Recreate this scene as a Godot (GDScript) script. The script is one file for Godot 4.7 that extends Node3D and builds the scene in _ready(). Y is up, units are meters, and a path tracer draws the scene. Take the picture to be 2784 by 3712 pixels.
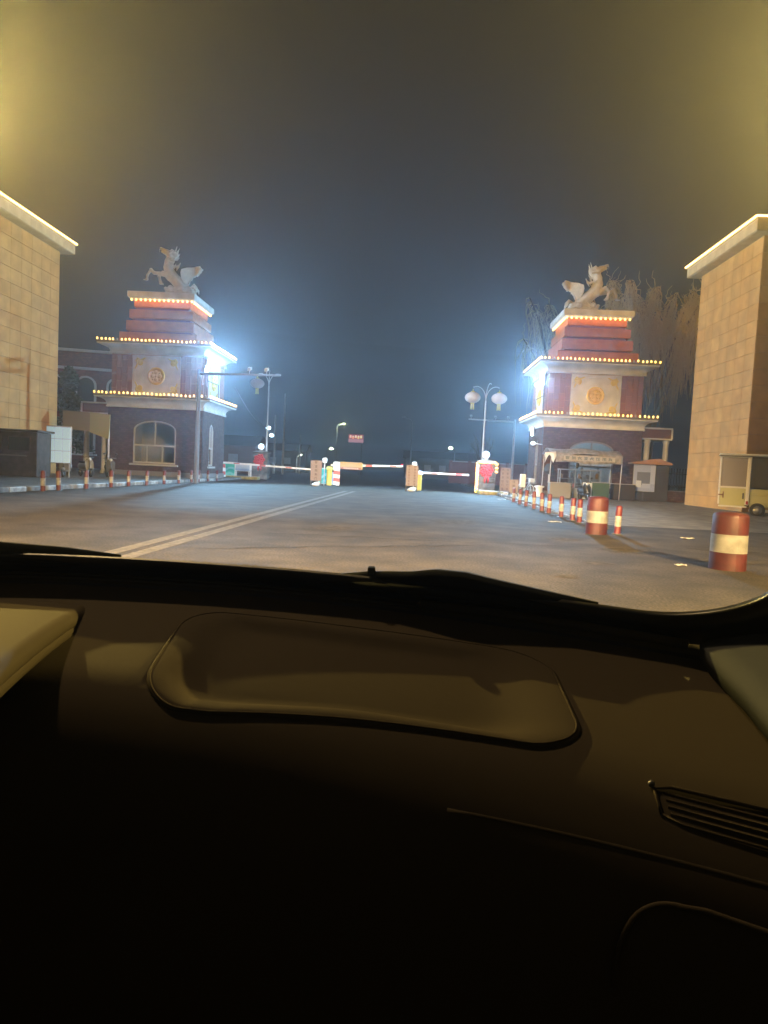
extends Node3D

# ------------------------------------------------------------------ mesh builder
class MB:
	var st := SurfaceTool.new()
	func _init(smooth := false) -> void:
		st.begin(Mesh.PRIMITIVE_TRIANGLES)
		st.set_smooth_group(0 if smooth else -1)
	func soft(on: bool) -> MB:
		st.set_smooth_group(0 if on else -1)
		return self
	func tri(a: Vector3, b: Vector3, c: Vector3) -> void:   # counter-clockwise seen from outside
		st.add_vertex(a); st.add_vertex(c); st.add_vertex(b)
	func quad(a: Vector3, b: Vector3, c: Vector3, d: Vector3) -> void:
		tri(a, b, c); tri(a, c, d)
	func done() -> ArrayMesh:
		st.generate_normals()
		return st.commit()
	func box(c: Vector3, s: Vector3, ch := 0.0, bs := Basis()) -> MB:
		var h := s * 0.5
		if ch <= 0.0:
			var p := []
			for i in 8:
				p.append(c + bs * Vector3(h.x if i & 1 else -h.x, h.y if i & 2 else -h.y, h.z if i & 4 else -h.z))
			quad(p[4], p[5], p[7], p[6]); quad(p[1], p[0], p[2], p[3])
			quad(p[5], p[1], p[3], p[7]); quad(p[0], p[4], p[6], p[2])
			quad(p[6], p[7], p[3], p[2]); quad(p[0], p[1], p[5], p[4])
			return self
		ch = minf(ch, minf(h.x, minf(h.y, h.z)) * 0.9)
		var v := {}
		for i in 8:
			var sg := Vector3(1 if i & 1 else -1, 1 if i & 2 else -1, 1 if i & 4 else -1)
			for a in 3:
				var q := Vector3(h.x - ch, h.y - ch, h.z - ch)
				q[a] = h[a]
				v[i * 3 + a] = c + bs * (q * sg)
		var f := func(i: int, a: int) -> Vector3: return v[i * 3 + a]
		quad(f.call(4, 2), f.call(5, 2), f.call(7, 2), f.call(6, 2)); quad(f.call(1, 2), f.call(0, 2), f.call(2, 2), f.call(3, 2))
		quad(f.call(5, 0), f.call(1, 0), f.call(3, 0), f.call(7, 0)); quad(f.call(0, 0), f.call(4, 0), f.call(6, 0), f.call(2, 0))
		quad(f.call(6, 1), f.call(7, 1), f.call(3, 1), f.call(2, 1)); quad(f.call(0, 1), f.call(1, 1), f.call(5, 1), f.call(4, 1))
		for e in [[5, 7, 2, 0], [6, 4, 2, 0], [3, 1, 2, 0], [0, 2, 2, 0], [7, 6, 2, 1], [4, 5, 2, 1], [2, 3, 2, 1], [1, 0, 2, 1], [7, 3, 0, 1], [1, 5, 0, 1], [2, 6, 0, 1], [4, 0, 0, 1]]:
			quad(f.call(e[0], e[2]), f.call(e[0], e[3]), f.call(e[1], e[3]), f.call(e[1], e[2]))
		for i in 8:
			if (int(i & 1 > 0) + int(i & 2 > 0) + int(i & 4 > 0)) % 2 == 1:
				tri(f.call(i, 0), f.call(i, 1), f.call(i, 2))
			else:
				tri(f.call(i, 0), f.call(i, 2), f.call(i, 1))
		return self
	func bar(a: Vector3, b: Vector3, w: float, h: float, ch := 0.0) -> MB:
		var d := (b - a)
		var x := d.normalized()
		var up := Vector3.UP if absf(x.y) < 0.95 else Vector3.BACK
		var z := x.cross(up).normalized()
		return box((a + b) * 0.5, Vector3(d.length(), h, w), ch, Basis(x, z.cross(x), z))
	func tube(pts: Array, rad, n := 8, caps := true) -> MB:
		var rings := []
		var up := Vector3.UP
		for i in pts.size():
			var t: Vector3 = (pts[mini(i + 1, pts.size() - 1)] - pts[maxi(i - 1, 0)]).normalized()
			if absf(t.dot(up)) > 0.98: up = Vector3(0.3, 0.1, 1).normalized()
			var sx := t.cross(up).normalized()
			var sy := sx.cross(t)
			up = sy
			var r: float = rad[i] if rad is Array or rad is PackedFloat32Array else rad
			var ring := []
			for k in n:
				var a := TAU * k / n
				ring.append(pts[i] + (sx * cos(a) + sy * sin(a)) * r)
			rings.append(ring)
		for i in rings.size() - 1:
			for k in n:
				quad(rings[i][k], rings[i][(k + 1) % n], rings[i + 1][(k + 1) % n], rings[i + 1][k])
		if caps:
			for k in range(1, n - 1):
				tri(rings[0][0], rings[0][k + 1], rings[0][k])
				tri(rings[-1][0], rings[-1][k], rings[-1][k + 1])
		return self
	func lathe(prof: Array, n := 16, x := Transform3D()) -> MB:   # prof: Vector2(radius, y) from bottom to top
		for i in prof.size() - 1:
			for k in n:
				var a := TAU * k / n
				var b := TAU * (k + 1) / n
				var p0: Vector2 = prof[i]
				var p1: Vector2 = prof[i + 1]
				var v00 := x * Vector3(sin(a) * p0.x, p0.y, cos(a) * p0.x)
				var v01 := x * Vector3(sin(b) * p0.x, p0.y, cos(b) * p0.x)
				var v10 := x * Vector3(sin(a) * p1.x, p1.y, cos(a) * p1.x)
				var v11 := x * Vector3(sin(b) * p1.x, p1.y, cos(b) * p1.x)
				if p0.x > 1e-5: tri(v00, v01, v11)
				if p1.x > 1e-5: tri(v00, v11, v10)
		return self
	func prism(poly: PackedVector2Array, depth: float, x := Transform3D()) -> MB:  # polygon in xy, thickness along z, centred
		if Geometry2D.is_polygon_clockwise(poly): poly.reverse()
		# Godot's own sense of clockwise is for y down
		var area := 0.0
		for i in poly.size():
			area += poly[i].cross(poly[(i + 1) % poly.size()])
		if area < 0: poly.reverse()
		var idx := Geometry2D.triangulate_polygon(poly)
		var h := depth * 0.5
		for i in range(0, idx.size(), 3):
			var a := poly[idx[i]]
			var b := poly[idx[i + 1]]
			var c := poly[idx[i + 2]]
			if (b - a).cross(c - a) < 0:
				var t := b; b = c; c = t
			tri(x * Vector3(a.x, a.y, h), x * Vector3(b.x, b.y, h), x * Vector3(c.x, c.y, h))
			tri(x * Vector3(a.x, a.y, -h), x * Vector3(c.x, c.y, -h), x * Vector3(b.x, b.y, -h))
		for i in poly.size():
			var a := poly[i]
			var b := poly[(i + 1) % poly.size()]
			quad(x * Vector3(a.x, a.y, -h), x * Vector3(b.x, b.y, -h), x * Vector3(b.x, b.y, h), x * Vector3(a.x, a.y, h))
		return self
	func rects(l: Array, c := Vector3.ZERO) -> MB:   # l: [half x, half z, y] from bottom to top
		var r := []
		for e in l:
			r.append([c + Vector3(-e[0], e[2], e[1]), c + Vector3(e[0], e[2], e[1]), c + Vector3(e[0], e[2], -e[1]), c + Vector3(-e[0], e[2], -e[1])])
		for i in r.size() - 1:
			for k in 4:
				quad(r[i][k], r[i][(k + 1) % 4], r[i + 1][(k + 1) % 4], r[i + 1][k])
		quad(r[-1][0], r[-1][1], r[-1][2], r[-1][3])
		quad(r[0][3], r[0][2], r[0][1], r[0][0])
		return self
	func ell(c: Vector3, r: Vector3, n := 12, m := 8, bs := Basis()) -> MB:
		for j in m:
			for i in n:
				var p := []
				for q in [[j, i], [j, i + 1], [j + 1, i + 1], [j + 1, i]]:
					var t: float = -PI / 2 + PI * q[0] / m
					var f: float = TAU * (q[1] % n) / n
					p.append(c + bs * (Vector3(cos(t) * sin(f), sin(t), cos(t) * cos(f)) * r))
				if j > 0: tri(p[0], p[1], p[2])
				if j < m - 1: tri(p[0], p[2], p[3])
		return self
	func surf(fn: Callable, nu: int, nv: int) -> MB:   # fn(u, v) -> Vector3
		for i in nu:
			for j in nv:
				var a: Vector3 = fn.call(float(i) / nu, float(j) / nv)
				var b: Vector3 = fn.call(float(i + 1) / nu, float(j) / nv)
				var c: Vector3 = fn.call(float(i + 1) / nu, float(j + 1) / nv)
				var d: Vector3 = fn.call(float(i) / nu, float(j + 1) / nv)
				quad(a, b, c, d)
		return self
	func slab(fn: Callable, nu: int, nv: int, thick: Vector3) -> MB:   # a sheet with thickness
		surf(fn, nu, nv)
		surf(func(u, v): return fn.call(1.0 - u, v) + thick, nu, nv)
		for i in nu:
			var a := float(i) / nu
			var b := float(i + 1) / nu
			quad(fn.call(b, 0.0), fn.call(a, 0.0), fn.call(a, 0.0) + thick, fn.call(b, 0.0) + thick)
			quad(fn.call(a, 1.0), fn.call(b, 1.0), fn.call(b, 1.0) + thick, fn.call(a, 1.0) + thick)
		for j in nv:
			var a := float(j) / nv
			var b := float(j + 1) / nv
			quad(fn.call(0.0, a), fn.call(0.0, b), fn.call(0.0, b) + thick, fn.call(0.0, a) + thick)
			quad(fn.call(1.0, b), fn.call(1.0, a), fn.call(1.0, a) + thick, fn.call(1.0, b) + thick)
		return self

# ------------------------------------------------------------------ naming and tagging
var used := {}
var mats := {}
var rng := RandomNumberGenerator.new()

func numbered(called: String) -> String:
	var n: int = used.get(called, 0)
	used[called] = n + 1
	return called if n == 0 else "%s_%03d" % [called, n]

func tag(o: Node, label: String, category: String, group := "") -> void:
	o.set_meta("label", label)
	o.set_meta("category", category)
	if group: o.set_meta("group", group)

func thing(called: String, label: String, category: String, at := Vector3.ZERO, turn := 0.0, group := "") -> Node3D:
	var o := Node3D.new()
	o.name = numbered(called)
	add_child(o)
	o.position = at
	o.rotation.y = turn
	tag(o, label, category, group)
	return o

func part(called: String, m: Mesh, mat: Material, parent: Node, at := Vector3.ZERO, turn := 0.0) -> MeshInstance3D:
	var o := MeshInstance3D.new()
	var k := 0
	var nm := called
	if parent == self:
		nm = numbered(called)
	else:
		var cnt: Dictionary = parent.get_meta("cnt", {})
		k = cnt.get(called, 0)
		cnt[called] = k + 1
		parent.set_meta("cnt", cnt)
		if k > 0: nm = "%s_%03d" % [called, k]
	o.name = nm
	o.mesh = m
	o.material_override = mat
	parent.add_child(o, true)
	o.position = at
	o.rotation.y = turn
	return o

func struct(called: String, m: Mesh, mat: Material) -> MeshInstance3D:
	var o := part(called, m, mat, self)
	o.set_meta("kind", "structure")
	return o

func copy(o: Node3D, label: String, at: Vector3, turn := 0.0, group := "") -> Node3D:
	var c: Node3D = o.duplicate()
	c.name = numbered(str(o.name).rstrip("0123456789").rstrip("_"))
	add_child(c)
	c.position = at
	c.rotation.y = turn
	c.set_meta("label", label)
	if group: c.set_meta("group", group)
	return c

# ------------------------------------------------------------------ materials
var tex := {}

func noise_tex(key: String, freq: float, oct: int, lo: float, hi: float, size := 512, kind := FastNoiseLite.TYPE_SIMPLEX_SMOOTH, sd := 1) -> Texture2D:
	if tex.has(key): return tex[key]
	var n := FastNoiseLite.new()
	n.seed = sd
	n.noise_type = kind
	n.frequency = freq
	n.fractal_octaves = oct
	var t := NoiseTexture2D.new()
	t.width = size
	t.height = size
	t.seamless = true
	t.noise = n
	var g := Gradient.new()
	g.set_color(0, Color(lo, lo, lo))
	g.set_color(1, Color(hi, hi, hi))
	t.color_ramp = g
	tex[key] = t
	return t

func M(key: String, c: Color, rough := 0.8, o := {}) -> StandardMaterial3D:   # c: real-world linear base colour
	if mats.has(key): return mats[key]
	var m := StandardMaterial3D.new()
	m.resource_name = key
	m.albedo_color = c.linear_to_srgb()
	m.roughness = rough
	m.metallic = o.get("metal", 0.0)
	m.metallic_specular = o.get("spec", 0.5)
	if o.has("tex"):
		m.albedo_texture = o.tex
		m.uv1_triplanar = true
		m.uv1_world_triplanar = true
		m.uv1_scale = Vector3.ONE * float(o.get("scale", 0.5))
	if o.has("bump"):
		m.heightmap_enabled = true
		m.heightmap_texture = o.bump
		m.heightmap_scale = o.get("bumpcm", 0.5)
		m.uv1_triplanar = true
		m.uv1_world_triplanar = true
		m.uv1_scale = Vector3.ONE * float(o.get("scale", 0.5))
	if o.has("rtex"):
		m.roughness_texture = o.rtex
	if o.has("emit"):
		m.emission_enabled = true
		m.emission = o.emit
		m.emission_energy_multiplier = o.get("energy", 1.0)
	if o.has("back"):
		m.backlight_enabled = true
		m.backlight = o.back
	mats[key] = m
	return m

func glass(key: String, alpha := 0.06, tint := Color(0.05, 0.06, 0.07)) -> StandardMaterial3D:
	if mats.has(key): return mats[key]
	var m := StandardMaterial3D.new()
	m.resource_name = key
	m.transparency = BaseMaterial3D.TRANSPARENCY_ALPHA
	m.albedo_color = Color(tint.r, tint.g, tint.b, alpha)
	m.roughness = 0.03
	mats[key] = m
	return m

func brick_tex() -> Texture2D:
	if tex.has("brick"): return tex.brick
	var im := Image.create(512, 512, false, Image.FORMAT_RGB8)
	var r := RandomNumberGenerator.new()
	r.seed = 7
	im.fill(Color(0.62, 0.58, 0.55))
	for row in 16:
		for k in 9:
			var v := r.randf_range(0.72, 1.0)
			var x := k * 64 - (32 if row % 2 else 0)
			im.fill_rect(Rect2i(x + 2, row * 32 + 2, 60, 28), Color(v, v * r.randf_range(0.9, 1.0), v * r.randf_range(0.88, 1.0)))
	tex.brick = ImageTexture.create_from_image(im)
	return tex.brick

# small stroke-built characters for printed boards; each stroke is x0,y0,x1,y1 on an 8 by 8 field
const GLYPH := {
	"a": [[1, 1, 7, 1], [4, 0, 4, 7], [1, 3, 7, 3], [2, 5, 6, 5], [1, 7, 7, 7]],
	"b": [[1, 0, 1, 7], [1, 1, 7, 1], [7, 1, 7, 7], [3, 3, 5, 3], [3, 5, 5, 5], [4, 2, 4, 7]],
	"c": [[0, 2, 7, 2], [3, 0, 1, 7], [4, 2, 7, 7], [2, 5, 6, 5]],
	"d": [[1, 0, 1, 7], [0, 2, 3, 2], [4, 1, 7, 1], [5, 1, 5, 7], [4, 4, 7, 4], [3, 7, 7, 7]],
	"e": [[0, 1, 7, 1], [1, 1, 1, 6], [6, 1, 6, 6], [1, 3, 6, 3], [1, 6, 6, 6], [3, 0, 3, 7]],
	"f": [[1, 0, 1, 7], [1, 0, 6, 0], [6, 0, 6, 7], [5, 7, 6, 7]],
	"g": [[0, 3, 7, 3], [3, 0, 3, 3], [3, 3, 0, 7], [3, 3, 7, 7], [5, 1, 6, 2]],
}

func strokes(im: Image, g: String, x0: int, y0: int, s: float, c: Color, w: int) -> void:
	for k in GLYPH[g]:
		var a := Vector2(k[0], k[1]) * s / 8.0
		var b := Vector2(k[2], k[3]) * s / 8.0
		var n := int(a.distance_to(b)) + 1
		for i in n + 1:
			var p := a.lerp(b, float(i) / n)
			im.fill_rect(Rect2i(x0 + int(p.x) - w / 2, y0 + int(p.y) - w / 2, w, w), c)

func print_mat(key: String, im: Image, rough := 0.6, emit := 0.0) -> StandardMaterial3D:
	var m := StandardMaterial3D.new()
	m.resource_name = key
	m.albedo_texture = ImageTexture.create_from_image(im)
	m.roughness = rough
	if emit > 0.0:
		m.emission_enabled = true
		m.emission = Color(0, 0, 0)
		m.emission_texture = m.albedo_texture
		m.emission_energy_multiplier = emit
	return m

func printed(w: float, h: float) -> ArrayMesh:   # a face with plain 0..1 coordinates, print side to +z
	var st := SurfaceTool.new()
	st.begin(Mesh.PRIMITIVE_TRIANGLES)
	st.set_smooth_group(-1)
	var v := [Vector3(-w / 2, -h / 2, 0), Vector3(w / 2, -h / 2, 0), Vector3(w / 2, h / 2, 0), Vector3(-w / 2, h / 2, 0)]
	var u := [Vector2(0, 1), Vector2(1, 1), Vector2(1, 0), Vector2(0, 0)]
	for k in [0, 2, 1, 0, 3, 2]:
		st.set_uv(u[k])
		st.add_vertex(v[k])
	st.generate_normals()
	return st.commit()

# ------------------------------------------------------------------ lamps
const COOL := Color(0.62, 0.84, 1.0)
const WARM := Color(1.0, 0.79, 0.43)

func spot(parent: Node3D, at: Vector3, dir: Vector3, col: Color, energy: float, angle := 80.0, size := 0.12) -> void:
	var l := SpotLight3D.new()
	l.name = "light"
	l.light_color = col
	l.light_energy = energy
	l.light_size = size
	l.spot_angle = angle
	l.spot_angle_attenuation = 0.6
	l.spot_attenuation = 2.0
	l.spot_range = 150.0
	l.shadow_enabled = true
	l.transform = Transform3D(Basis.looking_at(dir.normalized(), Vector3.UP if absf(dir.normalized().y) < 0.95 else Vector3.BACK), at)
	parent.add_child(l, true)

func omni(parent: Node3D, at: Vector3, col: Color, energy: float, size := 0.1) -> void:
	var l := OmniLight3D.new()
	l.name = "light"
	l.light_color = col
	l.light_energy = energy
	l.light_size = size
	l.omni_range = 120.0
	l.omni_attenuation = 2.0
	l.shadow_enabled = true
	l.position = at
	parent.add_child(l, true)

# ------------------------------------------------------------------ rearing winged horse (one body surface, surface nets)
func soft_bones(bones: Array, lo: Vector3, hi: Vector3, cell: float, k: float, sharp := 24.0) -> ArrayMesh:
	var nx := int((hi.x - lo.x) / cell) + 2
	var ny := int((hi.y - lo.y) / cell) + 2
	var nz := int((hi.z - lo.z) / cell) + 2
	var acc := PackedFloat32Array()
	acc.resize(nx * ny * nz)
	for b in bones:
		var a: Vector3 = b[0]
		var c: Vector3 = b[1]
		var ra: float = b[2]
		var rb: float = b[3]
		var m := maxf(ra, rb) + k
		var mn := ((a.min(c) - Vector3.ONE * m - lo) / cell).floor()
		var mx := ((a.max(c) + Vector3.ONE * m - lo) / cell).ceil()
		var d := c - a
		var dd := maxf(d.length_squared(), 1e-6)
		for z in range(maxi(int(mn.z), 0), mini(int(mx.z), nz - 1) + 1):
			for y in range(maxi(int(mn.y), 0), mini(int(mx.y), ny - 1) + 1):
				for x in range(maxi(int(mn.x), 0), mini(int(mx.x), nx - 1) + 1):
					var p := lo + Vector3(x, y, z) * cell
					var t := clampf((p - a).dot(d) / dd, 0.0, 1.0)
					var s := p.distance_to(a + d * t) - lerpf(ra, rb, t)
					if s < k:
						acc[(z * ny + y) * nx + x] += exp(-s * sharp)
	var ids := {}
	var vs := PackedVector3Array()
	var val := func(i: int) -> float: return acc[i] - 1.0
	var corner := [Vector3i(0, 0, 0), Vector3i(1, 0, 0), Vector3i(0, 1, 0), Vector3i(1, 1, 0), Vector3i(0, 0, 1), Vector3i(1, 0, 1), Vector3i(0, 1, 1), Vector3i(1, 1, 1)]
	var edges := [[0, 1], [2, 3], [4, 5], [6, 7], [0, 2], [1, 3], [4, 6], [5, 7], [0, 4], [1, 5], [2, 6], [3, 7]]
	var lg := func(i: int) -> float: return log(maxf(acc[i], 1e-6))
	for z in nz - 1:
		for y in ny - 1:
			for x in nx - 1:
				var i0 := (z * ny + y) * nx + x
				var q := [i0, i0 + 1, i0 + nx, i0 + nx + 1, i0 + nx * ny, i0 + nx * ny + 1, i0 + nx * ny + nx, i0 + nx * ny + nx + 1]
				var n := 0
				for e in q:
					if acc[e] > 1.0: n += 1
				if n == 0 or n == 8: continue
				var sum := Vector3.ZERO
				var cnt := 0
				for e in edges:
					var va: float = lg.call(q[e[0]])
					var vb: float = lg.call(q[e[1]])
					if (va > 0.0) != (vb > 0.0):
						sum += Vector3(corner[e[0]]).lerp(Vector3(corner[e[1]]), clampf(va / (va - vb), 0.05, 0.95))
						cnt += 1
				ids[i0] = vs.size()
				vs.append(lo + (Vector3(x, y, z) + sum / cnt) * cell)
	var st := SurfaceTool.new()
	st.begin(Mesh.PRIMITIVE_TRIANGLES)
	st.set_smooth_group(0)
	for v in vs: st.add_vertex(v)
	var step := [1, nx, nx * ny]
	for z in range(1, nz - 1):
		for y in range(1, ny - 1):
			for x in range(1, nx - 1):
				var i0 := (z * ny + y) * nx + x
				for ax in 3:
					var i1: int = i0 + step[ax]
					var s0 := acc[i0] > 1.0
					if s0 == (acc[i1] > 1.0): continue
					var u: int = step[(ax + 1) % 3]
					var w: int = step[(ax + 2) % 3]
					var f := [i0 - u - w, i0 - w, i0, i0 - u]
					if not (ids.has(f[0]) and ids.has(f[1]) and ids.has(f[2]) and ids.has(f[3])): continue
					var o: Array = [0, 2, 1, 0, 3, 2] if s0 else [0, 1, 2, 0, 2, 3]
					for e in o: st.add_index(ids[f[e]])
	st.generate_normals()
	return st.commit()

func horse_mesh() -> ArrayMesh:   # faces +x, stands on y = 0
	var P := func(px: float, py: float, z := 0.0) -> Vector3: return Vector3((px - 760.0) * 0.00346, (1110.0 - py) * 0.00346, z)
	var B := []
	var add := func(a: Vector3, b: Vector3, ra: float, rb: float) -> void: B.append([a, b, ra, rb])
	add.call(P.call(620, 880), P.call(740, 770), 0.40, 0.36)
	add.call(P.call(740, 770), P.call(880, 640), 0.36, 0.38)
	add.call(P.call(890, 620), P.call(930, 500), 0.36, 0.3)
	add.call(P.call(930, 500), P.call(925, 390), 0.3, 0.25)
	add.call(P.call(925, 390), P.call(900, 290), 0.25, 0.2)
	# head thrown up, mouth open
	add.call(P.call(895, 260), P.call(960, 210), 0.2, 0.18)
	add.call(P.call(960, 210), P.call(1085, 135), 0.16, 0.075)
	add.call(P.call(960, 240), P.call(1070, 205), 0.12, 0.055)
	for s in [-1, 1]:
		add.call(P.call(890, 240, 0.07 * s), P.call(868, 190, 0.1 * s), 0.05, 0.02)
	add.call(P.call(1110, 160), P.call(1115, 250), 0.02, 0.02)
	# mane curls streaming back
	add.call(P.call(900, 250), P.call(820, 235), 0.15, 0.15)
	add.call(P.call(820, 235), P.call(755, 260), 0.15, 0.07)
	add.call(P.call(765, 300), P.call(752, 215), 0.09, 0.05)
	add.call(P.call(900, 330), P.call(795, 330), 0.14, 0.12)
	add.call(P.call(910, 400), P.call(830, 390), 0.1, 0.08)
	add.call(P.call(870, 470), P.call(740, 480), 0.09, 0.06)
	add.call(P.call(745, 490), P.call(690, 405), 0.07, 0.03)
	add.call(P.call(745, 490), P.call(765, 550), 0.06, 0.03)
	# forelegs pawing the air
	add.call(P.call(920, 690, 0.2), P.call(1055, 580, 0.24), 0.19, 0.12)
	add.call(P.call(1055, 580, 0.24), P.call(1135, 655, 0.24), 0.10, 0.07)
	add.call(P.call(1135, 655, 0.24), P.call(1095, 780, 0.24), 0.08, 0.10)
	add.call(P.call(1095, 790, 0.24), P.call(1050, 805, 0.24), 0.09, 0.06)
	add.call(P.call(950, 650, -0.2), P.call(1180, 630, -0.24), 0.18, 0.10)
	add.call(P.call(1180, 630, -0.24), P.call(1240, 570, -0.24), 0.10, 0.09)
	add.call(P.call(1240, 570, -0.24), P.call(1310, 680, -0.24), 0.09, 0.07)
	add.call(P.call(1310, 680, -0.24), P.call(1315, 760, -0.24), 0.07, 0.08)
	add.call(P.call(1315, 765, -0.24), P.call(1380, 765, -0.24), 0.06, 0.04)
	# hind legs: stifle forward, hock back, cannon down
	for s in [-1, 1]:
		add.call(P.call(640, 880, 0.18 * s), P.call(760, 930, 0.26 * s), 0.30, 0.18)
		add.call(P.call(760, 930, 0.26 * s), P.call(660, 1010, 0.27 * s), 0.16, 0.10)
		add.call(P.call(660, 1010, 0.27 * s), P.call(700, 1085, 0.27 * s), 0.09, 0.09)
		add.call(P.call(700, 1095, 0.27 * s), P.call(740, 1105, 0.27 * s), 0.09, 0.07)
	# tail
	add.call(P.call(560, 900), P.call(470, 900), 0.12, 0.16)
	add.call(P.call(470, 900), P.call(420, 1000), 0.16, 0.12)
	add.call(P.call(420, 1000), P.call(375, 1000), 0.09, 0.05)
	add.call(P.call(375, 1000), P.call(362, 975), 0.05, 0.02)
	return soft_bones(B, Vector3(-1.9, -0.15, -0.8), Vector3(2.4, 3.7, 0.8), 0.045, 0.14, 34.0)

func statue(label: String, at: Vector3, turn: float) -> Node3D:
	var t := thing("winged_horse_statue", label, "statue", at, turn, "winged horse statues on the gate towers")
	var stone := M("statue_stone", Color(0.66, 0.62, 0.53), 0.75, {"tex": noise_tex("soft_stain", 0.006, 5, 0.86, 1.0), "scale": 0.8})
	if not tex.has("horse"): tex["horse"] = horse_mesh()
	part("horse", tex["horse"], stone, t)
	var mn := MB.new(true)
	var rm := RandomNumberGenerator.new()
	rm.seed = 8
	for k in 22:
		var f := k / 21.0
		var a := Vector3(0.50 + 0.10 * sin(f * 3.0) + 0.08 * f, 3.12 - f * 1.25, rm.randf_range(-0.16, 0.16))
		var L := rm.randf_range(0.35, 0.75) * (1.0 - 0.3 * f)
		var up := rm.randf_range(-0.05, 0.35)
		mn.tube([a, a + Vector3(-L * 0.4, up * 0.6, a.z * 0.4), a + Vector3(-L * 0.8, up * 0.5 - 0.08, a.z * 0.8), a + Vector3(-L, up + 0.12, a.z)], [0.1, 0.085, 0.055, 0.012], 6)
	for k in 5:
		var a := Vector3(-1.0, 0.75, rm.randf_range(-0.1, 0.1))
		mn.tube([a, a + Vector3(-0.25, 0.05 + 0.05 * k, a.z), a + Vector3(-0.42, -0.15 + 0.05 * k, a.z * 2.0), a + Vector3(-0.44, -0.35 + 0.05 * k, a.z * 2.5)], [0.1, 0.1, 0.07, 0.02], 6)
	part("mane", mn.done(), stone, t)
	var P := func(px: float, py: float) -> Vector2: return Vector2((px - 760.0) * 0.00346, (1110.0 - py) * 0.00346)
	for s in [-1, 1]:
		# a wing of three overlapping layers of feathers
		var w := MB.new()
		var outer := PackedVector2Array()
		for q in [[272, 460], [350, 468], [440, 492], [540, 505], [640, 545], [655, 610], [640, 690], [590, 790], [548, 850], [510, 790], [490, 740], [440, 700], [430, 668], [380, 655], [310, 610], [275, 560]]:
			outer.append(P.call(q[0], q[1]))
		var bs := Basis(Vector3.UP, -0.32 * s)
		var x := Transform3D(bs, Vector3(0.0, 0.0, (0.42 if s > 0 else -0.42)))
		w.prism(outer, 0.09, x)
		var mid := PackedVector2Array()
		for q in [[400, 500], [540, 515], [638, 552], [645, 640], [590, 760], [560, 720], [520, 690], [470, 630]]:
			mid.append(P.call(q[0], q[1]))
		w.prism(mid, 0.16, x)
		for k in 5:
			var a: Vector2 = P.call(300 + k * 45, 480 + k * 6)
			var b: Vector2 = P.call(330 + k * 48, 590 + k * 40)
			w.bar(x * Vector3(a.x, a.y, 0.055), x * Vector3(b.x, b.y, 0.055), 0.02, 0.03)
			w.bar(x * Vector3(a.x, a.y, -0.055), x * Vector3(b.x, b.y, -0.055), 0.02, 0.03)
		# single flight feathers along the trailing edge
		for k in 9:
			var root: Vector2 = P.call(600 - k * 22, 600 + k * 4)
			var tip: Vector2 = P.call(575 - k * 40, 835 - k * 34)
			var ft := (tip - root).normalized()
			var sd := ft.orthogonal() * 0.07
			w.prism(PackedVector2Array([root - sd, root + sd, tip + sd * 0.9 - ft * 0.1, tip, tip - sd * 0.9 - ft * 0.1]), 0.05, x.translated_local(Vector3(0, 0, 0.035 if k % 2 else -0.035)))
		for k in 5:
			var root: Vector2 = P.call(440 - k * 26, 530 + k * 2)
			var tip: Vector2 = P.call(330 - k * 22, 640 - k * 32)
			var ft := (tip - root).normalized()
			var sd := ft.orthogonal() * 0.07
			w.prism(PackedVector2Array([root - sd, root + sd, tip + sd, tip + ft * 0.06, tip - sd]), 0.05, x.translated_local(Vector3(0, 0, 0.035 if k % 2 else -0.035)))
		part("wing", w.done(), stone, t)
	var c := MB.new(true)
	var r := RandomNumberGenerator.new()
	r.seed = 3
	for q in [[490, 985, 0.36], [600, 1010, 0.30], [700, 1000, 0.34], [790, 1010, 0.36], [850, 1040, 0.22], [440, 1060, 0.16], [900, 990, 0.14], [930, 930, 0.12], [560, 940, 0.25], [830, 920, 0.2]]:
		var p: Vector2 = P.call(q[0], q[1])
		for s in [-1, 1]:
			var z: float = 0.28 * s + r.randf_range(-0.08, 0.08)
			c.ell(Vector3(p.x, p.y, z), Vector3(q[2], q[2], 0.2), 12, 8)
			# the scroll carved on each cloud
			var pts := []
			for i in 14:
				var a := i * 0.75
				var rr: float = q[2] * (0.95 - i * 0.062)
				pts.append(Vector3(p.x + cos(a) * rr, p.y + sin(a) * rr, z + s * (0.1 + 0.008 * i)))
			c.tube(pts, 0.035, 5)
	c.tube([Vector3(0.42, 0.0, 0.1), Vector3(0.5, 0.3, 0.12), Vector3(0.46, 0.72, 0.1)], [0.09, 0.07, 0.1], 7)
	c.soft(false).rects([[1.5, 0.75, 0.0], [1.45, 0.7, 0.1]])
	part("cloud_base", c.done(), stone, t)
	return t

# ------------------------------------------------------------------ gate towers
func arch_poly(hw: float, y0: float, ys: float, yt: float, n := 12) -> PackedVector2Array:
	var p := PackedVector2Array([Vector2(-hw, y0), Vector2(hw, y0)])
	for i in n + 1:
		var a := PI * i / n
		p.append(Vector2(cos(a) * hw, ys + sin(a) * (yt - ys)))
	return p

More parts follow.
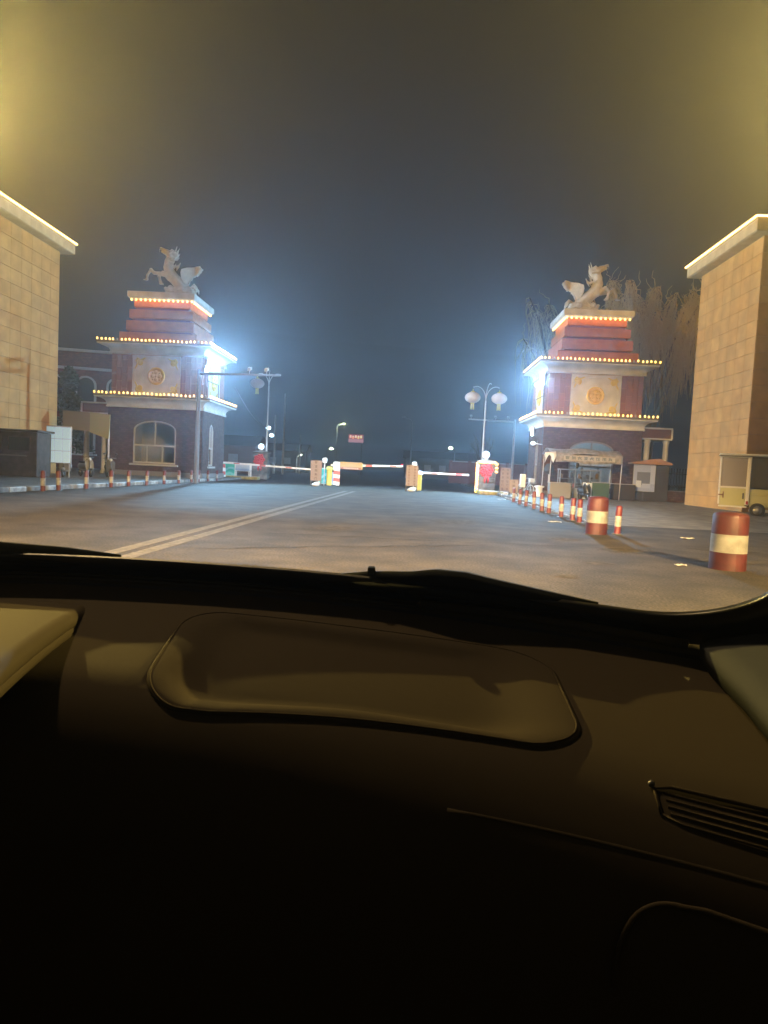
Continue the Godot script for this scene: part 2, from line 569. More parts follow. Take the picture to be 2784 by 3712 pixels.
func arched_window(parent: Node3D, x: Transform3D, hw: float, y0: float, ys: float, yt: float, wide: bool, frame_m: Material, pane_m: Material) -> void:
	var h := Node3D.new()
	var f := MB.new()
	var inner := arch_poly(hw - 0.1, y0 + 0.1, ys, yt - 0.1)
	var outer := arch_poly(hw + 0.09, y0 - 0.03, ys, yt + 0.09)
	for i in range(0, outer.size()):
		var j := (i + 1) % outer.size()
		var ring := PackedVector2Array([outer[i], outer[j], inner[j], inner[i]])
		f.prism(ring, 0.16, x)
	var tr := lerpf(y0, yt, 0.42)
	f.box(x * Vector3(0, tr, 0), Vector3(2 * hw - 0.2, 0.1, 0.12) if absf(x.basis.x.x) > 0.5 else Vector3(0.12, 0.1, 2 * hw - 0.2))
	var bars := [[0.0, tr, yt]]
	if wide: bars.append_array([[-hw * 0.36, y0, tr], [hw * 0.36, y0, tr]])
	for b in bars:
		f.box(x * Vector3(b[0], (b[1] + b[2]) * 0.5, 0), Vector3(0.08, b[2] - b[1] - 0.1, 0.09))
	f.box(x * Vector3(0, y0 - 0.09, 0.08), Vector3(2 * hw + 0.4, 0.12, 0.32) if absf(x.basis.x.x) > 0.5 else Vector3(0.32, 0.12, 2 * hw + 0.4), 0.02)
	var fr := part("window", f.done(), frame_m, parent)
	# panes
	var cells := []
	if wide: cells = [[-hw + 0.1, -hw * 0.36 - 0.04], [-hw * 0.36 + 0.04, hw * 0.36 - 0.04], [hw * 0.36 + 0.04, hw - 0.1]]
	else: cells = [[-hw + 0.1, hw - 0.1]]
	for c in cells:
		var g := MB.new()
		g.box(x * Vector3((c[0] + c[1]) * 0.5, (y0 + 0.1 + tr - 0.05) * 0.5, 0), Vector3(c[1] - c[0], tr - 0.15 - y0, 0.008) if absf(x.basis.x.x) > 0.5 else Vector3(0.008, tr - 0.15 - y0, c[1] - c[0]))
		part("pane", g.done(), pane_m, fr)
	for s in [-1, 1]:
		var pp := PackedVector2Array()
		pp.append(Vector2(0.04 * s, tr + 0.05))
		pp.append(Vector2((hw - 0.1) * s, tr + 0.05))
		for i in 7:
			var a := PI * 0.5 * i / 6.0
			pp.append(Vector2(maxf(cos(a) * (hw - 0.1), 0.04) * s, ys + sin(a) * (yt - 0.1 - ys)))
		part("pane", MB.new().prism(pp, 0.008, x).done(), pane_m, fr)
	h.free()

func tower(cx: float, inner: int, lit: bool, label: String) -> void:
	var t := thing("gate_tower", label, "tower", Vector3(cx, 0, -46.55), 0.0, "brick gate towers beside the road")
	var brick := M("dark_brick", Color(0.11, 0.066, 0.053), 0.85, {"tex": brick_tex(), "scale": 0.5, "bump": brick_tex(), "bumpcm": 0.8})
	var white := M("white_stucco", Color(0.72, 0.7, 0.66), 0.7, {"tex": noise_tex("soft_stain", 0.006, 5, 0.86, 1.0), "scale": 0.3, "bump": noise_tex("grain", 0.02, 5, 0.72, 1.0), "bumpcm": 0.3})
	var roomw := M("room_paint", Color(0.5, 0.52, 0.52), 0.8)
	var red := M("tower_red", Color(0.46, 0.135, 0.022), 0.7, {"tex": noise_tex("soft_stain", 0.006, 5, 0.86, 1.0), "scale": 0.35, "bump": noise_tex("grain", 0.02, 5, 0.72, 1.0), "bumpcm": 0.3})
	var gold := M("gold_leaf", Color(0.72, 0.5, 0.07), 0.42, {"metal": 0.15})
	var gilt := M("faded_gilt", Color(0.62, 0.47, 0.14), 0.5)
	var bulbm := M("warm_bulb", Color(0.9, 0.8, 0.6), 0.3, {"emit": Color(1.0, 0.79, 0.38), "energy": 3.6})
	var deadm := M("dead_bulb", Color(0.4, 0.37, 0.3), 0.3)
	var frame := M("window_frame_backlit", Color(0.2, 0.19, 0.18), 0.5) if lit else M("window_frame_white", Color(0.45, 0.44, 0.42), 0.5)  # frame colour darkened at the lit window, as if backlit
	var pane_m := glass("tower_glass", 0.12)
	var hx := 3.1
	var hz := 2.6
	# ground storey: four walls with real openings, room inside
	var w := MB.new()
	var W := 1.4
	var x0 := Transform3D(Basis(), Vector3(0, 0, hz - 0.14))
	var top := PackedVector2Array([Vector2(-W, 2.6), Vector2(-W, 4.55), Vector2(W, 4.55), Vector2(W, 2.6)])
	var ar := arch_poly(W, 0.0, 3.1, 3.72)
	var cut := PackedVector2Array([Vector2(-W, 3.1), Vector2(-W, 4.55), Vector2(W, 4.55)])
	for i in range(2, ar.size() - 1): cut.append(ar[i])
	w.prism(cut, 0.28, x0)
	w.box(Vector3(-(hx + W) * 0.5, 2.275, hz - 0.14), Vector3(hx - W, 4.55, 0.28))
	w.box(Vector3((hx + W) * 0.5, 2.275, hz - 0.14), Vector3(hx - W, 4.55, 0.28))
	w.box(Vector3(0, 0.475, hz - 0.14), Vector3(2 * W, 0.95, 0.28))
	var V := 0.55
	var sb := Basis(Vector3.UP, PI / 2 * inner)
	var x1 := Transform3D(sb, Vector3((hx - 0.14) * inner, 0, 0.5))
	var ar2 := arch_poly(V, 0.0, 3.15, 3.75)
	var cut2 := PackedVector2Array([Vector2(-V, 3.15), Vector2(-V, 4.55), Vector2(V, 4.55)])
	for i in range(2, ar2.size() - 1): cut2.append(ar2[i])
	w.prism(cut2, 0.28, x1)
	w.box(Vector3((hx - 0.14) * inner, 2.275, (0.5 + V + hz - 0.28) * 0.5), Vector3(0.28, 4.55, hz - 0.28 - 0.5 - V))
	w.box(Vector3((hx - 0.14) * inner, 2.275, (0.5 - V - hz + 0.28) * 0.5), Vector3(0.28, 4.55, hz - 0.28 + 0.5 - V))
	w.box(Vector3((hx - 0.14) * inner, 0.475, 0.5), Vector3(0.28, 0.95, 2 * V))
	w.box(Vector3(-(hx - 0.14) * inner, 2.275, 0), Vector3(0.28, 4.55, 2 * hz - 0.56))
	w.box(Vector3(0, 2.275, -hz + 0.14), Vector3(2 * hx, 4.55, 0.28))
	part("wall", w.done(), brick, t)
	part("plinth", MB.new().box(Vector3(0, 0.2, hz + 0.05), Vector3(2 * hx + 0.2, 0.5, 0.09), 0.015).box(Vector3((hx + 0.05) * inner, 0.2, 0), Vector3(0.09, 0.5, 2 * hz), 0.015).done(), M("plinth_stone", Color(0.2, 0.19, 0.18), 0.8), t)
	var rm := MB.new()
	rm.box(Vector3(0, 4.46, 0), Vector3(2 * hx - 0.6, 0.12, 2 * hz - 0.6)).box(Vector3(0, 0.06, 0), Vector3(2 * hx - 0.6, 0.08, 2 * hz - 0.6))
	rm.box(Vector3(0, 2.2, -hz + 0.32), Vector3(2 * hx - 0.6, 4.3, 0.06)).box(Vector3(-(hx - 0.32) * inner, 2.2, 0), Vector3(0.06, 4.3, 2 * hz - 0.7))
	part("room_lining", rm.done(), roomw, t)
	arched_window(t, x0.translated(Vector3(0, 0, 0.02)), W, 0.95, 3.1, 3.72, true, frame, pane_m)
	arched_window(t, Transform3D(sb, Vector3((hx - 0.12) * inner, 0, 0.5)), V, 0.95, 3.15, 3.75, false, frame, pane_m)
	# cornices, each a swept profile with a cove
	for cor in [[4.5, 5.28, 3.1, 2.6], [7.92, 8.66, 3.0, 2.55]]:
		var y0: float = cor[0]
		var y1: float = cor[1]
		var l := [[cor[2] + 0.04, cor[3] + 0.04, y0], [cor[2] + 0.1, cor[3] + 0.1, y0], [cor[2] + 0.1, cor[3] + 0.1, y0 + 0.1], [cor[2] + 0.05, cor[3] + 0.05, y0 + 0.12]]
		for i in 7:
			var a := PI * 0.5 * i / 6.0
			l.append([cor[2] + 0.05 + 0.52 * (1 - cos(a)), cor[3] + 0.05 + 0.52 * (1 - cos(a)), y0 + 0.14 + (y1 - y0 - 0.36) * sin(a)])
		l.append_array([[cor[2] + 0.66, cor[3] + 0.66, y1 - 0.21], [cor[2] + 0.66, cor[3] + 0.66, y1 - 0.13]])
		var cn := part("cornice", MB.new().rects(l).done(), white, t)
		part("roof_edge", MB.new().rects([[cor[2] + 0.67, cor[3] + 0.67, y1 - 0.127], [cor[2] + 0.7, cor[3] + 0.7, y1 - 0.1], [cor[2] + 0.7, cor[3] + 0.7, y1 - 0.02], [cor[2] + 0.62, cor[3] + 0.62, y1]]).done(), M("roof_edge_grey", Color(0.2, 0.17, 0.14), 0.7), cn)
		var n := 29
		for i in n:
			part("bulb", bulb_mesh(), deadm if rng.randf() < 0.035 else bulbm, cn, Vector3(lerpf(-1, 1, float(i) / (n - 1)) * (cor[2] + 0.64) + rng.randf_range(-0.03, 0.03), y1 + 0.07 + rng.randf_range(-0.02, 0.02), cor[3] + 0.64))
		for i in range(1, 24):
			part("bulb", bulb_mesh(), bulbm, cn, Vector3((cor[2] + 0.64) * inner, y1 + 0.07 + rng.randf_range(-0.02, 0.02), lerpf(1, -1, i / 23.0) * (cor[3] + 0.64)))
	# middle storey: tiled piers and white panels with gold medallions
	part("middle_wall", MB.new().box(Vector3(0, 6.6, 0), Vector3(5.9, 2.7, 5.0)).done(), M("tile_mortar", Color(0.42, 0.2, 0.1), 0.85), t)
	var tiles := []
	for k in 3:
		tiles.append(M("pier_tile_%s" % ["deep", "mid", "pale"][k], [Color(0.23, 0.092, 0.058), Color(0.27, 0.108, 0.068), Color(0.3, 0.125, 0.08)][k], 0.6, {"bump": noise_tex("grain", 0.02, 5, 0.72, 1.0), "bumpcm": 0.2, "scale": 0.7}))
	for face in [0, 1]:
		var fb := Basis() if face == 0 else sb
		var depth := 2.5 if face == 0 else 2.95
		var halfw := 2.95 if face == 0 else 2.5
		var pw := 1.58 if face == 0 else 1.3
		var ncol := 4 if face == 0 else 3
		for s in [-1, 1]:
			var cw := (halfw - pw) / ncol
			for c in ncol:
				var y := 5.3 - (0.45 if c % 2 else 0.0)
				while y < 7.9:
					var a := maxf(y, 5.3)
					var b := minf(y + 0.9, 7.9)
					var u: float = s * (pw + cw * (c + 0.5))
					var key := "tile%d_%.2f_%.2f" % [face, b - a, cw]
					if not tex.has(key):
						tex[key] = MB.new().box(Vector3.ZERO, Vector3(cw - 0.03, b - a - 0.03, 0.08), 0.012).done()
					var o := part("tile", tex[key], tiles[rng.randi() % 3], t, fb * Vector3(u, (a + b) * 0.5, depth + 0.035), 0.0 if face == 0 else PI / 2 * inner)
					o.position.z += 0.0
					y += 0.9
		var px := Transform3D(fb, fb * Vector3(0, 0, depth))
		var pn := MB.new()
		pn.prism(PackedVector2Array([Vector2(-pw + 0.02, 5.32), Vector2(pw - 0.02, 5.32), Vector2(pw - 0.02, 7.88), Vector2(-pw + 0.02, 7.88)]), 0.1, px)
		var panel := part("panel", pn.done(), white, t)
		var fm := MB.new()
		for q in [[0, 7.8, 2 * pw - 0.04, 0.16], [0, 5.4, 2 * pw - 0.04, 0.16], [-pw + 0.1, 6.6, 0.16, 2.24], [pw - 0.1, 6.6, 0.16, 2.24]]:
			fm.prism(PackedVector2Array([Vector2(q[0] - q[2] / 2, q[1] - q[3] / 2), Vector2(q[0] + q[2] / 2, q[1] - q[3] / 2), Vector2(q[0] + q[2] / 2, q[1] + q[3] / 2), Vector2(q[0] - q[2] / 2, q[1] + q[3] / 2)]), 0.16, px.translated_local(Vector3(0, 0, 0.03)))
		part("panel_frame", fm.done(), white, panel)
		var md := Transform3D(fb * Basis(Vector3.RIGHT, PI / 2), fb * Vector3(0, 6.58, depth + 0.05))
		var mm := MB.new(true)
		mm.lathe([Vector2(0.56, 0.0), Vector2(0.56, 0.07), Vector2(0.5, 0.1), Vector2(0.45, 0.08), Vector2(0.43, 0.04), Vector2(0.0, 0.035)], 28, md)
		for i in 4:
			var a := TAU * i / 4
			var a2 := a + PI / 4
			mm.ell(md * Vector3(cos(a) * 0.22, 0.05, sin(a) * 0.22), Vector3(0.15, 0.15, 0.06), 10, 6, fb)
			mm.ell(md * Vector3(cos(a2) * 0.3, 0.04, sin(a2) * 0.3), Vector3(0.09, 0.09, 0.04), 8, 5, fb)
		mm.ell(md * Vector3(0, 0.06, 0), Vector3(0.11, 0.11, 0.06), 10, 6, fb)
		part("medallion", mm.done(), gold, panel)
		for sx in [-1, 1]:
			for sy in [-1, 1]:
				var om := MB.new(true)
				var cxx: float = sx * (pw - 0.5)
				var cyy: float = 6.6 + sy * 0.82
				om.ell(fb * Vector3(cxx, cyy, depth + 0.07), Vector3(0.2, 0.2, 0.05), 10, 6, fb)
				om.ell(fb * Vector3(cxx + sx * 0.13, cyy + sy * 0.16, depth + 0.07), Vector3(0.15, 0.1, 0.05), 8, 5, fb)
				var p1 := []
				var p2 := []
				for i in 8:
					var q := i / 7.0
					p1.append(fb * Vector3(cxx + sx * (0.2 - q * 0.75), cyy + sy * (0.28 - 0.1 * sin(q * PI * 1.5)), depth + 0.07))
					p2.append(fb * Vector3(cxx + sx * (0.28 - 0.1 * sin(q * PI * 1.5)), cyy + sy * (0.15 - q * 0.7), depth + 0.07))
				om.tube(p1, [0.06, 0.06, 0.05, 0.05, 0.045, 0.04, 0.03, 0.015], 6)
				om.tube(p2, [0.06, 0.06, 0.05, 0.05, 0.045, 0.04, 0.03, 0.015], 6)
				part("corner_ornament", om.done(), gilt, panel)
	# stepped roof
	for s in [[8.62, 9.34, 2.52], [9.5, 10.14, 2.22], [10.32, 10.88, 2.08], [11.06, 11.6, 1.86]]:
		part("roof_step", MB.new().rects([[s[2] - 0.02, s[2] - 0.02, s[0]], [s[2], s[2], s[0] + 0.02], [s[2], s[2], s[1] - 0.02], [s[2] - 0.02, s[2] - 0.02, s[1]]]).done(), red, t)
	part("roof_neck", MB.new().rects([[2.0, 2.0, 9.2], [1.7, 1.7, 11.58]]).done(), M("neck_shade_red", Color(0.2, 0.065, 0.04), 0.75), t)  # neck coloured darker than the steps for the shade in the gaps
	var plate := part("top_plate", MB.new().rects([[1.95, 1.95, 11.55], [2.1, 2.1, 11.58], [2.17, 2.17, 11.66], [2.2, 2.2, 11.68], [2.2, 2.2, 12.0], [2.15, 2.15, 12.03]]).done(), white, t)
	for i in 14:
		part("bulb", bulb_mesh(), bulbm, plate, Vector3(lerpf(-1.98, 1.98, i / 13.0), 11.5, 2.02))
	for i in range(1, 12):
		part("bulb", bulb_mesh(), bulbm, plate, Vector3(2.02 * inner, 11.5, lerpf(1.98, -1.98, i / 11.0)))
	for a in [[Vector3(0, 11.5, 2.14), Vector3(0, -0.3, -1)], [Vector3(2.14 * inner, 11.5, 0), Vector3(-inner, -0.3, 0)]]:
		var al := AreaLight3D.new()
		al.name = "bulb_glow"
		al.light_color = Color(1.0, 0.74, 0.38)
		al.light_energy = 1.5
		al.area_size = Vector2(4.0, 0.05)
		al.area_range = 40.0
		al.shadow_enabled = true
		al.transform = Transform3D(Basis.looking_at(a[1]), a[0])
		t.add_child(al, true)
	var cb := MB.new(true)
	var ex := (3.0 + 0.14) * inner
	cb.tube([Vector3(ex, 7.9, 1.9), Vector3(ex, 7.2, 2.0), Vector3(ex, 6.5, 1.98), Vector3(ex, 5.4, 2.05)], 0.02, 5).tube([Vector3(ex, 6.5, 2.0), Vector3(ex, 6.52, -0.6), Vector3(ex, 5.45, -0.7)], 0.02, 5)
	cb.tube([Vector3(ex, 8.0, 2.5), Vector3(ex * 1.02, 6.2, 2.58), Vector3((hx + 0.05) * inner, 4.4, 2.55), Vector3((hx + 0.03) * inner, 0.6, 2.5)], 0.018, 5)
	part("cable", cb.done(), M("cable_black", Color(0.02, 0.02, 0.02), 0.6), t)
	# little side portico on the outer side
	var po := MB.new()
	po.box(Vector3(-inner * 4.15, 4.76, 0.2), Vector3(2.1, 0.1, 3.6), 0.02).box(Vector3(-inner * 4.15, 4.08, 0.2), Vector3(2.1, 0.1, 3.6), 0.02)
	po.box(Vector3(-inner * 5.16, 4.42, 1.95), Vector3(0.1, 0.58, 0.1)).box(Vector3(-inner * 3.16, 4.42, 1.95), Vector3(0.1, 0.58, 0.1))
	var pr := part("portico", po.done(), white, t)
	part("fascia", MB.new().box(Vector3(-inner * 4.15, 4.42, 0.2), Vector3(1.98, 0.57, 3.46)).done(), M("fascia_maroon", Color(0.16, 0.07, 0.05), 0.7), pr)
	for k in [[3.75, 1.6], [4.95, 1.6], [4.95, -1.2]]:
		part("column", MB.new(true).lathe([Vector2(0.24, 0), Vector2(0.24, 0.3), Vector2(0.18, 0.34), Vector2(0.17, 3.8), Vector2(0.22, 3.9), Vector2(0.22, 4.03)], 14).done(), white, pr, Vector3(-inner * k[0], 0, k[1]))

func big_bulb() -> Mesh:
	if not tex.has("big_bulb"):
		tex["big_bulb"] = MB.new(true).ell(Vector3.ZERO, Vector3(0.1, 0.08, 0.09), 9, 6).done()
	return tex["big_bulb"]

func bulb_mesh() -> Mesh:
	if not tex.has("bulb"):
		tex["bulb"] = MB.new(true).lathe([Vector2(0.0, -0.07), Vector2(0.05, -0.05), Vector2(0.06, 0.0), Vector2(0.045, 0.06), Vector2(0.0, 0.09)], 7).done()
	return tex["bulb"]

# ------------------------------------------------------------------ panelled gate walls with a lit cornice
func pylon(sx: int, label: String) -> Node3D:   # sx: +1 for the right one; the face towards the road is at local x = 0
	var t := thing("gate_wall", label, "wall", Vector3(15.55 if sx > 0 else -20.6, 0, -32.6), 0.0, "tall tan gate walls flanking the towers")
	var core := M("joint_dark", Color(0.27, 0.18, 0.1), 0.9)
	var white := M("white_stucco", Color(0.72, 0.7, 0.66), 0.7)
	part("core", MB.new().box(Vector3(sx * 4.05, 6.43, -3.35), Vector3(7.9, 12.86, 6.6)).done(), core, t)
	var var_m := []
	for k in 4:
		var_m.append(M("tan_panel_%s" % ["plain", "light", "warm", "dull"][k], [Color(0.54, 0.3, 0.092), Color(0.57, 0.325, 0.105), Color(0.555, 0.3, 0.085), Color(0.52, 0.295, 0.095)][k], 0.55, {"tex": noise_tex("soft_stain", 0.006, 5, 0.86, 1.0), "scale": 0.25, "bump": noise_tex("grain", 0.02, 5, 0.72, 1.0), "bumpcm": 0.15}))
	var rowh := 12.82 / 17.0
	var pm := MB.new().box(Vector3.ZERO, Vector3(0.05, rowh - 0.016, 0.957 - 0.008), 0.006).done()
	var fm := MB.new().box(Vector3.ZERO, Vector3(0.98 - 0.008, rowh - 0.016, 0.05), 0.006).done()
	for r in 17:
		for c in 7:
			part("panel", pm, var_m[rng.randi() % 4], t, Vector3(sx * (0.075 + rng.randf_range(-0.002, 0.002)), (r + 0.5) * rowh, -0.478 - c * 0.957))
		for c in 4:
			part("panel", fm, var_m[rng.randi() % 4], t, Vector3(sx * (0.59 + c * 0.98), (r + 0.5) * rowh, -0.02))
	var co := part("cornice", MB.new().rects([[3.98 + 0.5, 3.35 + 0.5, 12.84], [4.0 + 0.55, 3.35 + 0.55, 12.88], [4.0 + 0.55, 3.35 + 0.55, 13.35], [4.0 + 0.6, 3.35 + 0.6, 13.4], [4.0 + 0.6, 3.35 + 0.6, 13.48]], Vector3(sx * 4.0, 0, -3.35)).done(), M("cornice_cream", Color(0.5, 0.4, 0.24), 0.7, {"tex": noise_tex("soft_stain", 0.006, 5, 0.86, 1.0), "scale": 0.3}), t)
	var led := M("led_strip", Color(0.9, 0.85, 0.7), 0.4, {"emit": Color(1.0, 0.8, 0.42), "energy": 7.0})
	var lx := sx * -0.63
	part("light_strip", MB.new(true).tube([Vector3(lx, 13.46, 0.63), Vector3(lx, 13.46, -7.33)], 0.045, 6).done(), led, co)
	part("light_strip", MB.new(true).tube([Vector3(lx, 13.46, 0.63), Vector3(sx * 8.6, 13.46, 0.63)], 0.045, 6).done(), led, co)
	var al := AreaLight3D.new()
	al.name = "strip_glow"
	al.light_color = Color(1.0, 0.75, 0.35)
	al.light_energy = 25.0
	al.area_size = Vector2(7.6, 0.1)
	al.area_range = 80.0
	al.shadow_enabled = true
	al.transform = Transform3D(Basis.looking_at(Vector3(-sx, 0.25, 0)), Vector3(lx - sx * 0.07, 13.46, -3.35))
	t.add_child(al, true)
	part("light_strip", MB.new(true).tube([Vector3(lx, 13.46, -7.33), Vector3(sx * 8.6, 13.46, -7.33)], 0.045, 6).done(), led, co)  # unseen rear strip with its glow, placed to light the willow
	var back: AreaLight3D = al.duplicate()
	back.name = "strip_glow_back"
	back.light_energy = 45.0
	back.transform = Transform3D(Basis.looking_at(Vector3(0, 0.15, -1)), Vector3(sx * 4.0, 13.46, -7.4))
	t.add_child(back, true)
	return t

# ------------------------------------------------------------------ street things
func bollard(label: String, at: Vector3) -> Node3D:
	var t := thing("bollard", label, "bollard", at, 0.0, "red and white bollards beside the road")
	var red := M("bollard_red", Color(0.115, 0.017, 0.021), 0.45, {"bump": noise_tex("grain", 0.02, 5, 0.72, 1.0), "bumpcm": 0.1, "scale": 2.0})
	var white := M("bollard_white", Color(0.46, 0.45, 0.43), 0.5, {"tex": noise_tex("stain", 0.006, 5, 0.62, 1.0), "scale": 1.2})
	part("lower_band", MB.new(true).lathe([Vector2(0.084, 0.0), Vector2(0.08, 0.02), Vector2(0.08, 0.2)], 12).done(), red, t)
	part("white_band", MB.new(true).lathe([Vector2(0.0815, 0.2), Vector2(0.0815, 0.46)], 12).done(), white, t)
	part("cap_band", MB.new(true).lathe([Vector2(0.08, 0.46), Vector2(0.08, 0.66), Vector2(0.07, 0.7), Vector2(0.04, 0.72), Vector2(0.0, 0.725)], 12).done(), red, t)
	part("foot_plate", MB.new().box(Vector3(0, 0.012, 0), Vector3(0.24, 0.02, 0.24), 0.004).done(), M("dark_steel", Color(0.06, 0.06, 0.06), 0.5, {"metal": 0.5}), t)
	return t

func drum(label: String, at: Vector3, r: float) -> void:
	var t := thing("concrete_drum", label, "bollard", at)
	var red := M("drum_red", Color(0.1, 0.018, 0.021), 0.55, {"tex": noise_tex("stain", 0.006, 5, 0.62, 1.0), "scale": 0.8})
	var white := M("drum_white", Color(0.37, 0.365, 0.35), 0.55, {"tex": noise_tex("stain", 0.006, 5, 0.62, 1.0), "scale": 0.8})
	part("lower_band", MB.new(true).lathe([Vector2(r * 1.04, 0), Vector2(r * 1.02, 0.28)], 24).done(), red, t)
	part("white_band", MB.new(true).lathe([Vector2(r * 1.025, 0.28), Vector2(r * 1.015, 0.57)], 24).done(), white, t)
	part("cap_band", MB.new(true).lathe([Vector2(r * 1.01, 0.57), Vector2(r, 0.84), Vector2(r * 0.93, 0.9), Vector2(r * 0.6, 0.925), Vector2(0, 0.93)], 24).done(), red, t)

func flood(label: String, at: Vector3, dir: Vector3, size: Vector2, energy: float) -> void:
	var t := thing("floodlight", label, "floodlight", at)
	var b := Basis.looking_at(dir.normalized())
	part("housing", MB.new().box(b * Vector3(0, 0, 0.08), Vector3(size.x + 0.05, size.y + 0.05, 0.12), 0.02, b).done(), M("lamp_housing", Color(0.35, 0.36, 0.37), 0.4, {"metal": 0.6}), t)
	part("lens", MB.new().box(b * Vector3(0, 0, 0.0), Vector3(size.x, size.y, 0.03), 0.008, b).done(), M("cool_lens", Color(0.8, 0.8, 0.8), 0.3, {"emit": Color(0.75, 0.9, 1.0), "energy": 14.0}), t)
	part("bracket", MB.new(true).tube([b * Vector3(0, 0, 0.12), b * Vector3(0, 0, 0.3) + Vector3(0, 0.1, 0)], 0.025, 6).done(), M("dark_steel", Color(0.06, 0.06, 0.06), 0.5), t)
	spot(t, b * Vector3(0, 0, -0.06), dir, COOL, energy, 70.0, 0.15)

func lantern_post(label: String, at: Vector3, h: float, lanterns: Array) -> void:
	var t := thing("lantern_post", label, "lamp post", at, 0.0, "lamp posts with hanging lanterns")
	var pole := M("pole_grey", Color(0.5, 0.48, 0.48), 0.4, {"metal": 0.3})
	part("pole", MB.new(true).lathe([Vector2(0.16, 0), Vector2(0.15, 0.5), Vector2(0.09, 0.6), Vector2(0.075, 2.0), Vector2(0.055, h - 1.0)], 10).done(), pole, t)
	for k in 3:
		var pts := []
		var a: float = [PI * 0.98, 0.02, -PI * 0.42][k]
		for i in 9:
			var q := i / 8.0
			var rr := 0.95 * (1 - cos(q * PI * 0.62)) / 1.37
			pts.append(Vector3(cos(a) * rr, h - 1.0 + sin(q * PI * 0.62) * (1.0 if k < 2 else 1.15), -sin(a) * rr))
		part("arm", MB.new(true).tube(pts, 0.03, 6).done(), pole, t)
	for s in lanterns:
		var l := thing("lantern", s[1], "lantern", at + Vector3(s[0] * 0.95, h - 0.82, 0.0), 0.0, "pale red festival lanterns on the lamp posts")
		var shade := M("lantern_silk", Color(0.52, 0.48, 0.48), 0.7, {"back": Color(0.4, 0.35, 0.35)})
		var body := MB.new(true)
		var ribs := MB.new(true)
		var n := 20
		for k in n:   # silk gores bulging between the ribs
			var seg := []
			for i in 9:
				var q := -PI / 2 * 0.86 + PI * 0.86 * i / 8.0
				seg.append(Vector2(cos(q) * 0.55, sin(q) * 0.4))
			for i in 8:
				for m in 2:
					var a0 := TAU * (k + m * 0.5) / n
					var a1 := TAU * (k + (m + 1) * 0.5) / n
					var f0 := 1.0 if m == 0 else 1.04
					var f1 := 1.04 if m == 0 else 1.0
					body.quad(Vector3(sin(a0) * seg[i].x * f0, seg[i].y, cos(a0) * seg[i].x * f0), Vector3(sin(a1) * seg[i].x * f1, seg[i].y, cos(a1) * seg[i].x * f1), Vector3(sin(a1) * seg[i + 1].x * f1, seg[i + 1].y, cos(a1) * seg[i + 1].x * f1), Vector3(sin(a0) * seg[i + 1].x * f0, seg[i + 1].y, cos(a0) * seg[i + 1].x * f0))
		part("shade", body.done(), shade, l)
		var brass := M("lantern_brass", Color(0.62, 0.5, 0.16), 0.4, {"metal": 0.6})
		part("top_cap", MB.new(true).lathe([Vector2(0.16, 0.36), Vector2(0.16, 0.44), Vector2(0.05, 0.47), Vector2(0.02, 0.62), Vector2(0, 0.63)], 12).done(), brass, l)
		var ts := MB.new(true)
		ts.lathe([Vector2(0.0, -0.46), Vector2(0.15, -0.45), Vector2(0.15, -0.37)], 12)
		for k in 7:
			var a := TAU * k / 7
			ts.tube([Vector3(cos(a) * 0.1, -0.45, sin(a) * 0.1), Vector3(cos(a) * 0.13, -0.85, sin(a) * 0.12)], 0.025, 5)
		part("tassel", ts.done(), M("tassel_gold", Color(0.6, 0.52, 0.2), 0.7), l)

